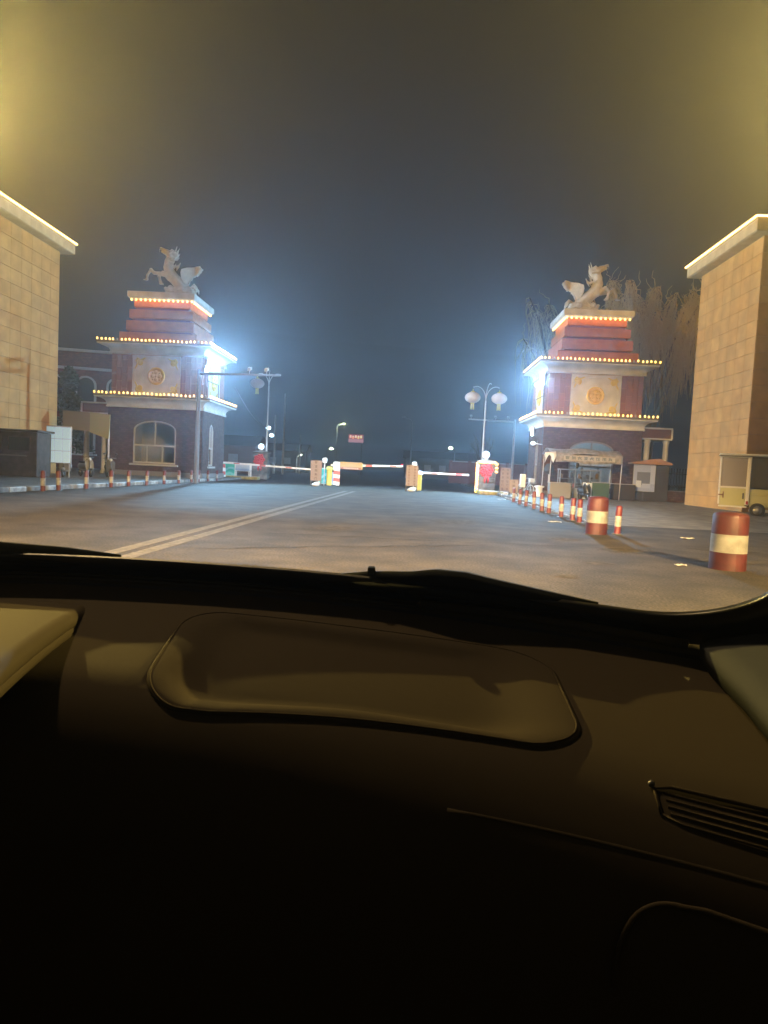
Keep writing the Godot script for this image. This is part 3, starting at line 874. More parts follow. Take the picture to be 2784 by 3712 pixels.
func gate_pier(label: String, at: Vector3, lit: bool) -> void:
	var t := thing("stone_pier", label, "gate pier", at)
	var stone := M("pier_stone", Color(0.21, 0.21, 0.205), 0.7, {"tex": noise_tex("stain", 0.006, 5, 0.62, 1.0), "scale": 0.6, "bump": noise_tex("grain", 0.02, 5, 0.72, 1.0), "bumpcm": 0.3})
	part("core", MB.new().box(Vector3(0, 1.08, 0), Vector3(1.1, 2.06, 0.9)).done(), M("joint_grey", Color(0.16, 0.17, 0.17), 0.9), t)
	var y := 0.05
	for r in 6:
		part("stone_block", MB.new().box(Vector3(0, y + 0.165, 0), Vector3(1.2, 0.325, 1.0), 0.02).done(), stone, t)
		y += 0.345
	part("cap_stone", MB.new().rects([[0.6, 0.5, 2.12], [0.66, 0.56, 2.15], [0.66, 0.56, 2.22], [0.2, 0.2, 2.3]]).done(), stone, t)
	var f := MB.new(true)   # the red festival rosette
	var r := RandomNumberGenerator.new()
	r.seed = 11
	for k in 26:
		var a := k * 2.4
		var rr := 0.065 * sqrt(k) * 1.2
		f.ell(Vector3(cos(a) * rr - (0.0 if lit else 0.05), 1.55 + sin(a) * rr * 1.1, 0.58 - rr * 0.15), Vector3(0.12, 0.12, 0.07), 8, 5, Basis(Vector3.FORWARD, a))
	part("rosette", f.done(), M("rosette_red", Color(0.55, 0.03, 0.04), 0.6), t)
	f = MB.new(true)
	for s in [-1, 1]:
		f.tube([Vector3(0.05 * s, 1.2, 0.56), Vector3(0.12 * s, 0.9, 0.6), Vector3(0.1 * s, 0.7, 0.57)], [0.06, 0.08, 0.02], 6)
	part("ribbon", f.done(), M("rosette_red", Color(0.55, 0.03, 0.04), 0.6), t)
	var b := thing("ball_lamp", "white glowing ball lamp on top of the %s gate pier" % ("light framed right" if lit else "grey left"), "lamp", at + Vector3(-0.05, 2.62, 0), 0.0, "white ball lamps on the gate piers")
	part("globe", MB.new(true).ell(Vector3.ZERO, Vector3.ONE * 0.24, 20, 14).done(), M("globe_glow", Color(0.85, 0.87, 0.9), 0.4, {"emit": Color(0.82, 0.92, 1.0), "energy": 2.6}), b)
	part("collar", MB.new(true).lathe([Vector2(0.16, -0.36), Vector2(0.12, -0.3), Vector2(0.14, -0.2)], 14).done(), M("pole_grey", Color(0.5, 0.48, 0.48), 0.4), b)
	omni(b, Vector3.ZERO, Color(0.82, 0.92, 1.0), 2.0, 0.22)
	if lit:
		var bm := M("amber_bulb", Color(0.9, 0.8, 0.5), 0.3, {"emit": Color(1.0, 0.68, 0.2), "energy": 6.0})
		for k in 13:
			part("bulb", big_bulb(), bm, t, Vector3(-0.64, 2.0 - k * 0.155, 0.58 if k % 2 else 0.46))
		for k in 6:
			part("bulb", big_bulb(), bm, t, Vector3(-0.5 + k * 0.2, 2.1, 0.6))
		for k in 3:
			part("bulb", big_bulb(), bm, t, Vector3(0.64, 2.0 - k * 0.25, 0.54))

func plinth(label: String, c: Vector3, s: Vector3) -> void:
	var t := thing("yellow_plinth", label, "plinth", c)
	part("slab", MB.new().box(Vector3(0, s.y * 0.5, 0), s, 0.03).done(), M("plinth_yellow", Color(0.5, 0.42, 0.13), 0.6, {"tex": noise_tex("stain", 0.006, 5, 0.62, 1.0), "scale": 0.8}), t)
	part("top_paving", MB.new().box(Vector3(0, s.y + 0.006, 0), Vector3(s.x - 0.1, 0.02, s.z - 0.1), 0.004).done(), M("paving_pale", Color(0.42, 0.4, 0.36), 0.8), t)

func sign_board(called: String, label: String, at: Vector3, w: float, h: float, cols: int, rows: int, gl: String, turn := 0.0, base := Color(0.55, 0.5, 0.51), group := "") -> Node3D:
	var t := thing(called, label, "sign", at, turn, group)
	var im := Image.create(int(w * 160), int(h * 160), false, Image.FORMAT_RGB8)
	im.fill(base)
	var cw := im.get_width() / float(cols)
	var chh := im.get_height() / float(rows)
	var s := minf(cw, chh) * 0.66
	var k := 0
	for c in cols:
		for r in rows:
			strokes(im, gl[k % gl.length()], int(cw * (c + 0.5) - s * 0.5), int(chh * (r + 0.5) - s * 0.5), s, Color(0.2, 0.1, 0.1), maxi(int(s * 0.12), 2))
			k += 1
	var steel := M("dark_steel", Color(0.06, 0.06, 0.06), 0.5)
	part("board", MB.new().box(Vector3(0, 0.35 + h * 0.5, 0), Vector3(w, h, 0.04), 0.006).done(), M("board_brown", Color(0.22, 0.12, 0.1), 0.6), t)
	part("print", printed(w - 0.02, h - 0.02), print_mat(called + "_print", im), t, Vector3(0, 0.35 + h * 0.5, 0.0235))
	for sx in [-1, 1]:
		part("leg", MB.new().bar(Vector3(sx * (w * 0.5 - 0.03), 0, 0.12), Vector3(sx * (w * 0.5 - 0.03), 0.4, 0.0), 0.04, 0.04).bar(Vector3(sx * (w * 0.5 - 0.03), 0, -0.35), Vector3(sx * (w * 0.5 - 0.03), h * 0.8, -0.03), 0.03, 0.03).done(), steel, t)
	part("sandbag", MB.new(true).ell(Vector3(0, 0.1, 0.0), Vector3(w * 0.36, 0.12, 0.16), 12, 8).ell(Vector3(0.1, 0.2, -0.04), Vector3(w * 0.3, 0.1, 0.14), 12, 8).done(), M("sandbag_white", Color(0.55, 0.53, 0.5), 0.85), t)
	return t

func boom(label: String, a: Vector3, b: Vector3, red_every: float) -> Node3D:
	var t := thing("barrier_boom", label, "barrier arm", a)
	var d := b - a
	part("arm", MB.new().bar(Vector3.ZERO, d, 0.06, 0.13, 0.012).done(), M("boom_white", Color(0.75, 0.74, 0.74), 0.45), t)
	var n := int(d.length() / red_every)
	for k in n:
		var p := d * ((k + 0.6) / n)
		part("red_stripe", MB.new().bar(p - d.normalized() * 0.22, p + d.normalized() * 0.22, 0.064, 0.135 if k % 2 else 0.08).done(), M("boom_red", Color(0.5, 0.1, 0.1), 0.5), t)
	return t

func street_lamp(label: String, at: Vector3, h: float, reach: Vector3, col: Color, energy: float, glow := 12.0, size := 0.3, dim := false) -> void:
	var t := thing("street_lamp", label, "street lamp", at)
	var steel := M("lamp_pole", Color(0.3, 0.31, 0.32), 0.5, {"metal": 0.3})
	part("pole", MB.new(true).lathe([Vector2(0.13, 0), Vector2(0.11, 1.0), Vector2(0.06, h - 0.6)], 8).done(), steel, t)
	part("arm", MB.new(true).tube([Vector3(0, h - 0.7, 0), Vector3(0, h - 0.25, 0) + reach * 0.2, Vector3(0, h, 0) + reach * 0.9], 0.05, 6).done(), steel, t)
	var hd := Vector3(0, h, 0) + reach
	part("lamp_head", MB.new().box(hd + Vector3(0, 0.05, 0), Vector3(size * 1.6, 0.12, size * 1.6), 0.03).done(), steel, t)
	if glow > 0.0:
		var m := M("lamp_glow_%s_%.0f" % [col.to_html(false), glow], Color(0.8, 0.8, 0.8), 0.3, {"emit": col, "energy": glow})
		part("lens", MB.new(true).ell(hd + Vector3(0, -0.03, 0), Vector3(size * 0.75, size * 0.45, size * 0.75), 12, 8).done(), m, t)
		if energy > 0.0:
			if dim: omni(t, hd + Vector3(0, -0.05, 0), col, energy, 0.08)
			else: spot(t, hd + Vector3(0, -0.3, 0), Vector3(reach.x * 0.15, -1, reach.z * 0.15), col, energy, 82.0, 0.25)

func gantry(label: String, at: Vector3, h: float, length: float, dirx: float, cams: Array, tone := 0.2) -> void:
	var t := thing("camera_gantry", label, "camera pole", at, 0.0, "camera gantries over the road")
	var steel := M("gantry_steel_%.1f" % tone, Color(tone, tone, tone * 1.05), 0.45, {"metal": 0.4})
	part("pole", MB.new(true).lathe([Vector2(0.17, 0), Vector2(0.17, 0.03), Vector2(0.13, 0.05), Vector2(0.1, h), Vector2(0, h + 0.05)], 10).done(), steel, t)
	part("arm", MB.new(true).tube([Vector3(0, h - 0.2, 0), Vector3(dirx * length, h - 0.12, 0)], [0.09, 0.06], 8).done(), steel, t)
	for c in cams:
		var m := MB.new()
		m.box(Vector3(dirx * length * c, h + 0.18, 0), Vector3(0.2, 0.16, 0.42), 0.02, Basis(Vector3.RIGHT, 0.3)).bar(Vector3(dirx * length * c, h - 0.12, 0), Vector3(dirx * length * c, h + 0.12, 0), 0.04, 0.04)
		part("camera", m.done(), M("camera_shell", Color(0.4, 0.42, 0.44), 0.4), t)

func scooter(label: String, at: Vector3, turn: float, col: Color) -> void:
	var t := thing("electric_scooter", label, "scooter", at, turn)
	var paint := M("scooter_paint_%s" % col.to_html(false), col, 0.35)
	var rub := M("tyre_rubber", Color(0.02, 0.02, 0.02), 0.8)
	var steel := M("chrome", Color(0.5, 0.5, 0.5), 0.2, {"metal": 0.9})
	for z in [0.58, -0.58]:
		var pts := []
		for i in 19: pts.append(Vector3(0, 0.24 + cos(TAU * i / 18) * 0.19, z + sin(TAU * i / 18) * 0.19))
		var w := part("wheel", MB.new(true).tube(pts, 0.05, 7, false).done(), rub, t)
		part("rim", MB.new(true).lathe([Vector2(0, -0.03), Vector2(0.13, -0.03), Vector2(0.15, 0), Vector2(0.13, 0.03), Vector2(0, 0.03)], 14, Transform3D(Basis(Vector3.FORWARD, PI / 2), Vector3(0, 0.24, z))).done(), steel, w)
	part("deck", MB.new().box(Vector3(0, 0.34, 0.05), Vector3(0.32, 0.12, 0.8), 0.04).done(), paint, t)
	part("rear_body", MB.new(true).ell(Vector3(0, 0.55, -0.4), Vector3(0.18, 0.22, 0.42), 12, 8).done(), paint, t)
	part("saddle", MB.new(true).ell(Vector3(0, 0.78, -0.34), Vector3(0.15, 0.07, 0.38), 12, 8).done(), rub, t)
	part("leg_shield", MB.new().prism(PackedVector2Array([Vector2(-0.2, 0.35), Vector2(0.2, 0.35), Vector2(0.24, 0.8), Vector2(0.12, 1.0), Vector2(-0.12, 1.0), Vector2(-0.24, 0.8)]), 0.05, Transform3D(Basis(Vector3.RIGHT, -0.25), Vector3(0, 0, 0.55))).done(), paint, t)
	part("front_fender", MB.new(true).ell(Vector3(0, 0.42, 0.58), Vector3(0.09, 0.07, 0.24), 10, 6).done(), paint, t)
	part("handlebar", MB.new(true).tube([Vector3(-0.34, 1.02, 0.2), Vector3(-0.15, 1.05, 0.3), Vector3(0.15, 1.05, 0.3), Vector3(0.34, 1.02, 0.2)], 0.022, 6).tube([Vector3(0, 0.25, 0.6), Vector3(0, 1.05, 0.3)], 0.03, 6).done(), steel, t)
	part("headlight", MB.new(true).ell(Vector3(0, 0.95, 0.42), Vector3(0.09, 0.08, 0.07), 10, 6).done(), M("headlight_glass", Color(0.6, 0.6, 0.6), 0.1), t)
	for s in [-1, 1]:
		part("mirror", MB.new(true).tube([Vector3(0.25 * s, 1.03, 0.25), Vector3(0.3 * s, 1.22, 0.25)], 0.01, 5).ell(Vector3(0.31 * s, 1.27, 0.25), Vector3(0.07, 0.05, 0.02), 8, 6).done(), rub, t)

func light_box(label: String, at: Vector3, turn: float) -> void:
	var t := thing("light_box", label, "light box", at, turn)
	var al := M("box_frame", Color(0.45, 0.47, 0.5), 0.4, {"metal": 0.4})
	part("case", MB.new().box(Vector3(0, 1.6, -0.08), Vector3(1.2, 1.84, 0.14), 0.02).done(), al, t)
	var face := M("box_glow_face", Color(0.55, 0.7, 0.8), 0.5, {"emit": Color(0.62, 0.8, 0.92), "energy": 0.5})  # panes made to glow, giving the panel its pale blue brightness
	for c in 3:
		for r in 3:
			part("pane", MB.new().box(Vector3(-0.385 + c * 0.385, 1.0 + r * 0.59, 0.0), Vector3(0.37, 0.57, 0.03), 0.008).done(), face, t)
	for s in [-1, 1]: part("leg", MB.new().box(Vector3(0.5 * s, 0.34, -0.08), Vector3(0.06, 0.68, 0.06)).done(), al, t)
	var l := AreaLight3D.new()
	l.name = "box_glow"
	l.light_color = Color(0.62, 0.8, 0.92)
	l.light_energy = 0.5
	l.area_size = Vector2(1.1, 1.7)
	l.area_range = 40.0
	l.shadow_enabled = true
	l.transform = Transform3D(Basis.looking_at(Vector3(0, 0, 1)), Vector3(0, 1.6, 0.05))
	t.add_child(l, true)

func wheel_disc(parent: Node3D, c: Vector3, r: float, axis := Basis(Vector3.FORWARD, PI / 2)) -> void:
	var w := part("wheel", MB.new(true).lathe([Vector2(r * 0.6, -0.08), Vector2(r * 0.95, -0.08), Vector2(r, -0.05), Vector2(r, 0.05), Vector2(r * 0.95, 0.08), Vector2(r * 0.6, 0.08)], 22, Transform3D(axis, c)).done(), M("tyre_rubber", Color(0.02, 0.02, 0.02), 0.8), parent)
	part("rim", MB.new(true).lathe([Vector2(0, -0.06), Vector2(r * 0.6, -0.07), Vector2(r * 0.62, 0), Vector2(r * 0.6, 0.07), Vector2(0, 0.06)], 18, Transform3D(axis, c)).done(), M("rim_grey", Color(0.25, 0.25, 0.25), 0.4, {"metal": 0.6}), w)

func bicycle(label: String, at: Vector3, turn: float) -> void:
	var t := thing("bicycle", label, "bicycle", at, turn)
	var pale := M("bike_pale", Color(0.62, 0.66, 0.68), 0.35)
	for z in [0.52, -0.52]:
		var pts := []
		for i in 25: pts.append(Vector3(0, 0.33 + cos(TAU * i / 24) * 0.31, z + sin(TAU * i / 24) * 0.31))
		var w := part("wheel", MB.new(true).tube(pts, 0.025, 6, false).done(), pale, t)
		var sp := MB.new()
		for i in 12:
			var a := TAU * i / 12
			sp.bar(Vector3(0, 0.33, z), Vector3(0, 0.33 + cos(a) * 0.3, z + sin(a) * 0.3), 0.006, 0.006)
		part("spokes", sp.done(), pale, w)
	var f := MB.new(true)
	f.tube([Vector3(0, 0.33, 0.52), Vector3(0, 0.95, 0.36)], 0.02, 6).tube([Vector3(0, 0.8, 0.38), Vector3(0, 0.3, -0.05), Vector3(0, 0.33, -0.52)], 0.022, 6).tube([Vector3(0, 0.3, -0.05), Vector3(0, 0.85, -0.22)], 0.02, 6).tube([Vector3(0, 0.7, -0.18), Vector3(0, 0.33, -0.52)], 0.014, 6).tube([Vector3(0, 0.78, 0.38), Vector3(0, 0.72, -0.18)], 0.018, 6)
	part("frame", f.done(), pale, t)
	part("handlebar", MB.new(true).tube([Vector3(-0.28, 1.02, 0.2), Vector3(-0.2, 1.05, 0.34), Vector3(0.2, 1.05, 0.34), Vector3(0.28, 1.02, 0.2)], 0.014, 6).tube([Vector3(0, 0.93, 0.36), Vector3(0, 1.05, 0.34)], 0.016, 6).done(), pale, t)
	part("saddle", MB.new(true).ell(Vector3(0, 0.9, -0.24), Vector3(0.08, 0.04, 0.14), 10, 6).done(), M("tyre_rubber", Color(0.02, 0.02, 0.02), 0.8), t)
	part("basket", MB.new().box(Vector3(0, 0.92, 0.56), Vector3(0.32, 0.24, 0.24), 0.02).done(), pale, t)

func bare_tree(label: String, at: Vector3, h: float, spread: float, strands: int, sd: int, col: Color) -> void:
	var t := thing("willow_tree", label, "tree", at)
	var r := RandomNumberGenerator.new()
	r.seed = sd
	var bark := M("bark", Color(0.1, 0.08, 0.06), 0.9, {"bump": noise_tex("grain", 0.02, 5, 0.72, 1.0), "bumpcm": 1.0})
	var tr := MB.new(true)
	tr.tube([Vector3(0, 0, 0), Vector3(0.1, h * 0.15, 0), Vector3(-0.1, h * 0.3, 0.1), Vector3(0.05, h * 0.42, 0)], [h * 0.028, h * 0.022, h * 0.019, h * 0.016], 9)
	var limbs := []
	for k in 17:
		var a := TAU * k / 17 + r.randf() * 0.5
		var rr := spread * r.randf_range(0.35, 0.95)
		var p0 := Vector3(0, h * r.randf_range(0.26, 0.42), 0)
		var p3 := Vector3(cos(a) * rr, h * r.randf_range(0.75, 1.0), sin(a) * rr)
		var p1 := p0.lerp(p3, 0.35) + Vector3(r.randf_range(-0.3, 0.3), h * 0.06, r.randf_range(-0.3, 0.3))
		var p2 := p0.lerp(p3, 0.7) + Vector3(r.randf_range(-0.4, 0.4), h * 0.05, r.randf_range(-0.4, 0.4))
		tr.tube([p0, p1, p2, p3], [h * 0.013, h * 0.009, h * 0.006, h * 0.003], 6)
		limbs.append([p0, p1, p2, p3])
	part("trunk", tr.done(), bark, t)
	var tw := MB.new(true)
	for k in strands:
		var L: Array = limbs[r.randi() % limbs.size()]
		var q := r.randf_range(0.35, 1.0)
		var s: Vector3 = L[1].lerp(L[2], q * 2.0) if q < 0.5 else L[2].lerp(L[3], q * 2.0 - 1.0)
		var a := r.randf() * TAU
		var out := Vector3(cos(a), 0, sin(a)) * r.randf_range(0.1, 1.0) * spread * 0.2
		var drop := h * r.randf_range(0.04, 0.36) * (1.0 if r.randf() < 0.93 else -0.2)
		var pts := [s]
		var wob := Vector3(r.randf_range(-0.3, 0.3), 0, r.randf_range(-0.3, 0.3))
		for i in range(1, 7):
			var u := i / 6.0
			pts.append(s + out * (1.0 - pow(1.0 - u, 2.0)) + wob * sin(u * 5.0) + Vector3(r.randf_range(-0.14, 0.14), sin(minf(u * 4.0, 1.57)) * 0.25 - drop * u * (0.4 + 0.6 * u), r.randf_range(-0.14, 0.14)))
		tw.tube(pts, [0.03, 0.026, 0.022, 0.018, 0.016, 0.014, 0.01], 3, false)
	var c := part("crown", tw.done(), M("twig_%d" % sd, col, 0.85), t)
	c.set_meta("kind", "stuff")

func leafy_tree(label: String, at: Vector3, h: float, w: float, sd: int) -> void:
	var t := thing("leafy_tree", label, "tree", at)
	var r := RandomNumberGenerator.new()
	r.seed = sd
	part("trunk", MB.new(true).tube([Vector3.ZERO, Vector3(0.1, h * 0.4, 0), Vector3(0, h * 0.85, 0)], [0.25, 0.18, 0.05], 8).done(), M("bark", Color(0.1, 0.08, 0.06), 0.9), t)
	var lf := MB.new()
	for k in 5200:
		var y := pow(r.randf(), 0.8)
		var rad := w * (1.0 - y * 0.75) * sqrt(r.randf()) * (0.8 + 0.3 * sin(y * 23.0 + r.randf()))
		var a := r.randf() * TAU
		var c := Vector3(cos(a) * rad, h * 0.18 + y * h * 0.82, sin(a) * rad)
		var b := Basis.from_euler(Vector3(r.randf() * 6.0, r.randf() * 6.0, r.randf() * 6.0))
		var s := r.randf_range(0.12, 0.26)
		lf.tri(c + b * Vector3(-s * 0.5, 0, 0), c + b * Vector3(s * 0.5, 0, 0), c + b * Vector3(0, s * 1.4, 0))
	var cr := part("crown", lf.done(), M("leaf_green", Color(0.05, 0.09, 0.045), 0.7, {"back": Color(0.04, 0.06, 0.02)}), t)
	cr.set_meta("kind", "stuff")

# ------------------------------------------------------------------ the car we sit in
func base_d(x: float) -> float: return 1.159 - 0.402 * pow(x + 0.45, 2.0)
func pane_at(x: float, s: float) -> Vector3:   # s: metres up the windscreen
	var t := s / 0.86
	return Vector3(x, 1.15 + 0.56 * t, -lerpf(base_d(x), 0.40 - 0.1 * pow(x + 0.45, 2.0), t))

const PROFILE := [[-0.03, 0.202], [0.0, 0.211], [0.02, 0.22], [0.06, 0.231], [0.15, 0.247], [0.24, 0.266], [0.30, 0.285], [0.345, 0.315], [0.375, 0.36], [0.39, 0.43], [0.385, 0.56], [0.36, 0.78], [0.30, 1.0]]
func prof_at(q: float) -> Vector2:   # q runs 0..12 along the dashboard section
	var i := clampi(int(q), 0, PROFILE.size() - 2)
	var f := q - i
	var a := maxi(i - 1, 0)
	var d := mini(i + 2, PROFILE.size() - 1)
	return Vector2(cubic_interpolate(PROFILE[i][0], PROFILE[i + 1][0], PROFILE[a][0], PROFILE[d][0], f), cubic_interpolate(PROFILE[i][1], PROFILE[i + 1][1], PROFILE[a][1], PROFILE[d][1], f))
func q_of(off: float) -> float:
	var lo := 0.0
	var hi := 8.0
	for k in 20:
		var m := (lo + hi) * 0.5
		if prof_at(m).x < off: lo = m
		else: hi = m
	return lo
func dash_at(x: float, q: float, up := 0.0) -> Vector3:
	var p := prof_at(q)
	var n := Vector2(0, 1)
	if up != 0.0:
		var d := (prof_at(minf(q + 0.05, 12.0)) - prof_at(maxf(q - 0.05, 0.0))).normalized()
		n = Vector2(d.y, d.x)   # outwards: towards the driver and up
	return Vector3(x, 1.35 - p.y + n.y * up, -(base_d(x) - p.x - n.x * up))

func round_path(x0: float, x1: float, y0: float, y1: float, r: float, per := 10) -> PackedVector2Array:
	var p := PackedVector2Array()
	for c in [[x1 - r, y0 + r, -PI / 2], [x1 - r, y1 - r, 0.0], [x0 + r, y1 - r, PI / 2], [x0 + r, y0 + r, PI]]:
		for i in per + 1:
			var a: float = c[2] + PI / 2 * i / per
			p.append(Vector2(c[0] + cos(a) * r, c[1] + sin(a) * r))
	return p

func dense(p: PackedVector2Array, gap: float) -> PackedVector2Array:
	var o := PackedVector2Array()
	for i in p.size():
		var a := p[i]
		var b := p[(i + 1) % p.size()]
		var n := maxi(int(a.distance_to(b) / gap), 1)
		for k in n: o.append(a.lerp(b, float(k) / n))
	return o

func tray(e: Vector2, f: float) -> float:
	var depth := 0.020 * smoothstep(0.0, 1.0, (1.0 - f) / 0.3)
	var along := clampf((e.y - 0.094) / 0.2, 0.0, 1.0)
	return depth * (0.5 + 0.7 * along)

func lid_inside(x: float, off: float) -> float:   # how far inside the lid a point of the dashboard lies, in metres
	var far := 0.094
	var near := 0.333 - 0.035 * clampf((x + 0.2) / 0.4, 0.0, 1.0)
	var d := Vector2(maxf(absf(x + 0.0355) - 0.1995, 0.0), maxf(absf(off - (far + near) * 0.5) - ((near - far) * 0.5 - 0.06), 0.0))
	return 0.06 - d.length()

func car() -> void:
	var t := thing("car", "dark interior of the car we look out of, with dashboard and windscreen", "car", Vector3.ZERO, deg_to_rad(2.0))
	var grain := noise_tex("grain", 0.02, 5, 0.72, 1.0)
	var dash := M("dash_plastic", Color(0.07, 0.057, 0.04), 0.72, {"bump": grain, "bumpcm": 0.05, "scale": 6.0, "spec": 0.14})
	var black := M("frit_black", Color(0.006, 0.006, 0.006), 0.35)
	var rubber := M("wiper_rubber", Color(0.02, 0.022, 0.024), 0.8, {"spec": 0.1})
	var trim := M("pillar_trim", Color(0.072, 0.078, 0.085), 0.7, {"spec": 0.15, "bump": grain, "bumpcm": 0.05, "scale": 5.0})
	var head := M("headliner", Color(0.25, 0.24, 0.22), 0.9)
	var dark := M("door_card", Color(0.05, 0.047, 0.045), 0.8)
	# dashboard skin
	part("dashboard", MB.new(true).slab(func(u, v): return dash_at(lerpf(-1.38, 0.5, u), 12.0 * (1.0 - v), -0.034 * smoothstep(0.004, 0.02, lid_inside(lerpf(-1.38, 0.5, u), prof_at(12.0 * (1.0 - v)).x)) * (1.0 if v > 0.36 else 0.0)), 200, 130, Vector3(0, -0.02, -0.005)).done(), dash, t)
	# hood over the instruments at the driver's side, its edge running back towards the driver
	var hood := func(u: float, v: float) -> Vector3:
		var d := lerpf(1.09, 0.56, v)
		var xe := lerpf(-0.475, -0.375, v)
		var top := lerpf(1.122, 1.135, v) - 0.012 * pow(2.0 * v - 1.0, 2.0)
		if u < 0.6:
			var x := lerpf(-1.2, xe, u / 0.6)
			return Vector3(x, top + 0.02 * sin((x - xe) * -1.5), -d)
		var a := (u - 0.6) / 0.4 * PI   # a rounded lip, then undercut like a visor
		return Vector3(xe + 0.016 * sin(a) - 0.05 * maxf(a / PI - 0.6, 0.0), top - 0.016 * (1.0 - cos(a)), -d)
	part("instrument_hood", MB.new(true).slab(hood, 40, 26, Vector3(0, -0.012, 0)).done(), dash, t)
	# passenger airbag lid: a raised cushion with a gap all round
	var lid := MB.new(true)
	var path := dense(round_path(-0.295, 0.224, 0.094, 0.333, 0.06, 10), 0.012)
	for i in path.size():   # the near edge slants towards the glass on the right
		path[i].y -= 0.035 * clampf((path[i].y - 0.094) / 0.24, 0.0, 1.0) * clampf((path[i].x + 0.2) / 0.4, 0.0, 1.0)
	var cx := Vector2(-0.04, 0.21)
	var rings := []
	for k in [[0.0, -0.012], [0.0, 0.002], [0.0025, 0.0036], [0.006, 0.004], [0.012, 0.0035]]:
		var rg := []
		for p in path:
			var e: Vector2 = p + (cx - p).normalized() * k[0]
			rg.append(dash_at(e.x, q_of(e.y), k[1]))
		rings.append(rg)
	# the lid is a shallow tray: its floor falls away from the rim and rises again in a soft ridge at the driver's side
	for f in [0.93, 0.86, 0.78, 0.7, 0.6, 0.5, 0.4, 0.3, 0.2, 0.1, 0.0]:
		var rg := []
		for p in path:
			var e: Vector2 = cx.lerp(p + (cx - p).normalized() * 0.012, f)
			rg.append(dash_at(e.x, q_of(e.y), 0.0035 - tray(e, f)))
		rings.append(rg)
	for i in rings.size() - 1:
		for j in path.size():
			var j2 := (j + 1) % path.size()
			lid.quad(rings[i][j2], rings[i][j], rings[i + 1][j], rings[i + 1][j2])
	part("airbag_lid", lid.done(), dash, t)
	var rim := []
	for p in path:
		var d: Vector2 = (cx - p).normalized()
		rim.append(dash_at(p.x + d.x * 0.004, q_of(p.y + d.y * 0.004), 0.0036))
	rim.append(rim[0])
	part("lid_rim", MB.new(true).tube(rim, 0.0016, 6, false).done(), dash, t)
	# defroster edge and the two fine trim lines under the glass
	var lip := []
	for i in 22: lip.append(dash_at(lerpf(0.065, 0.40, i / 21.0), 0.95) + Vector3(0, 0.004 + 0.002 * sin(i / 21.0 * PI), 0))
	part("defroster_lip", MB.new(true).tube(lip, 0.0075, 7).done(), dash, t)
	for k in 2:
		var ln := []
		for i in 26: ln.append(dash_at(lerpf(-1.3, 0.06, i / 25.0), 0.75 + 0.5 * k) + Vector3(0, 0.002, 0))
		part("defroster_line", MB.new(true).tube(ln, 0.0022, 6).done(), dash, t)
	# windscreen with its black printed border
	var ws := part("windscreen", MB.new(true).surf(func(u, v): return pane_at(lerpf(-1.36, 0.46, u), 0.86 * v) + Vector3(0, 0.004, -0.006), 30, 12).done(), glass("windscreen_glass", 0.03), t)
	var inn := round_path(-1.345, 0.447, 0.04, 0.83, 0.11, 12)
	var out := round_path(-1.40, 0.485, -0.012, 0.88, 0.10, 12)
	var fr := MB.new(true)
	var di := PackedVector2Array()
	var do := PackedVector2Array()
	for i in inn.size():
		var j := (i + 1) % inn.size()
		var n := maxi(int(inn[i].distance_to(inn[j]) / 0.04), 1)
		for k in n:
			di.append(inn[i].lerp(inn[j], float(k) / n))
			do.append(out[i].lerp(out[j], float(k) / n))
	for i in di.size():
		var j := (i + 1) % di.size()
		var a := pane_at(di[i].x, di[i].y)
		var b := pane_at(di[j].x, di[j].y)
		var c := pane_at(do[j].x, do[j].y)
		var d := pane_at(do[i].x, do[i].y)
		var th := Vector3(0, 0.006, -0.006)
		fr.quad(a, d, c, b)
		fr.quad(a + th, b + th, c + th, d + th)
		fr.quad(a, b, b + th, a + th)
		fr.quad(d + th, c + th, c, d)
	part("printed_border", fr.done(), black, ws)
	# wipers on the outside of the glass
	var lw := [Vector3(-1.25, 1.165, -0.93), Vector3(-1.0, 1.19, -1.04), Vector3(-0.776, 1.2, -1.094), Vector3(-0.629, 1.187, -1.13), Vector3(-0.533, 1.182, -1.147), Vector3(-0.445, 1.174, -1.156)]
	var w1 := part("wiper", MB.new(true).tube(lw, [0.012, 0.012, 0.013, 0.012, 0.011, 0.009], 6).done(), rubber, t)
	part("blade", MB.new(true).tube([Vector3(-1.2, 1.15, -0.93), Vector3(-0.7, 1.176, -1.10), Vector3(-0.43, 1.166, -1.158), Vector3(-0.36, 1.154, -1.17)], [0.006, 0.007, 0.007, 0.004], 6).done(), rubber, w1)
	var cw := [Vector3(-0.075, 1.171, -1.098), Vector3(-0.018, 1.18, -1.069), Vector3(0.045, 1.186, -1.034), Vector3(0.081, 1.192, -1.012), Vector3(0.123, 1.192, -0.992), Vector3(0.165, 1.187, -0.98), Vector3(0.234, 1.18, -0.955), Vector3(0.298, 1.174, -0.927)]
	var w2 := part("wiper", MB.new(true).tube(cw, [0.006, 0.009, 0.011, 0.014, 0.015, 0.013, 0.011, 0.009], 6).done(), rubber, t)
	part("blade", MB.new(true).tube([Vector3(-0.10, 1.165, -1.10), Vector3(0.1, 1.172, -1.0), Vector3(0.299, 1.168, -0.929), Vector3(0.328, 1.168, -0.917), Vector3(0.356, 1.163, -0.908)], [0.006, 0.008, 0.008, 0.007, 0.005], 6).done(), rubber, w2)
	part("clip", MB.new().box(Vector3(-0.015, 1.19, -1.062), Vector3(0.012, 0.012, 0.02), 0.002).done(), rubber, w2)
	part("washer_nozzle", MB.new(true).ell(Vector3(-0.274, 1.168, -1.14), Vector3(0.009, 0.009, 0.012), 10, 8).done(), rubber, t)
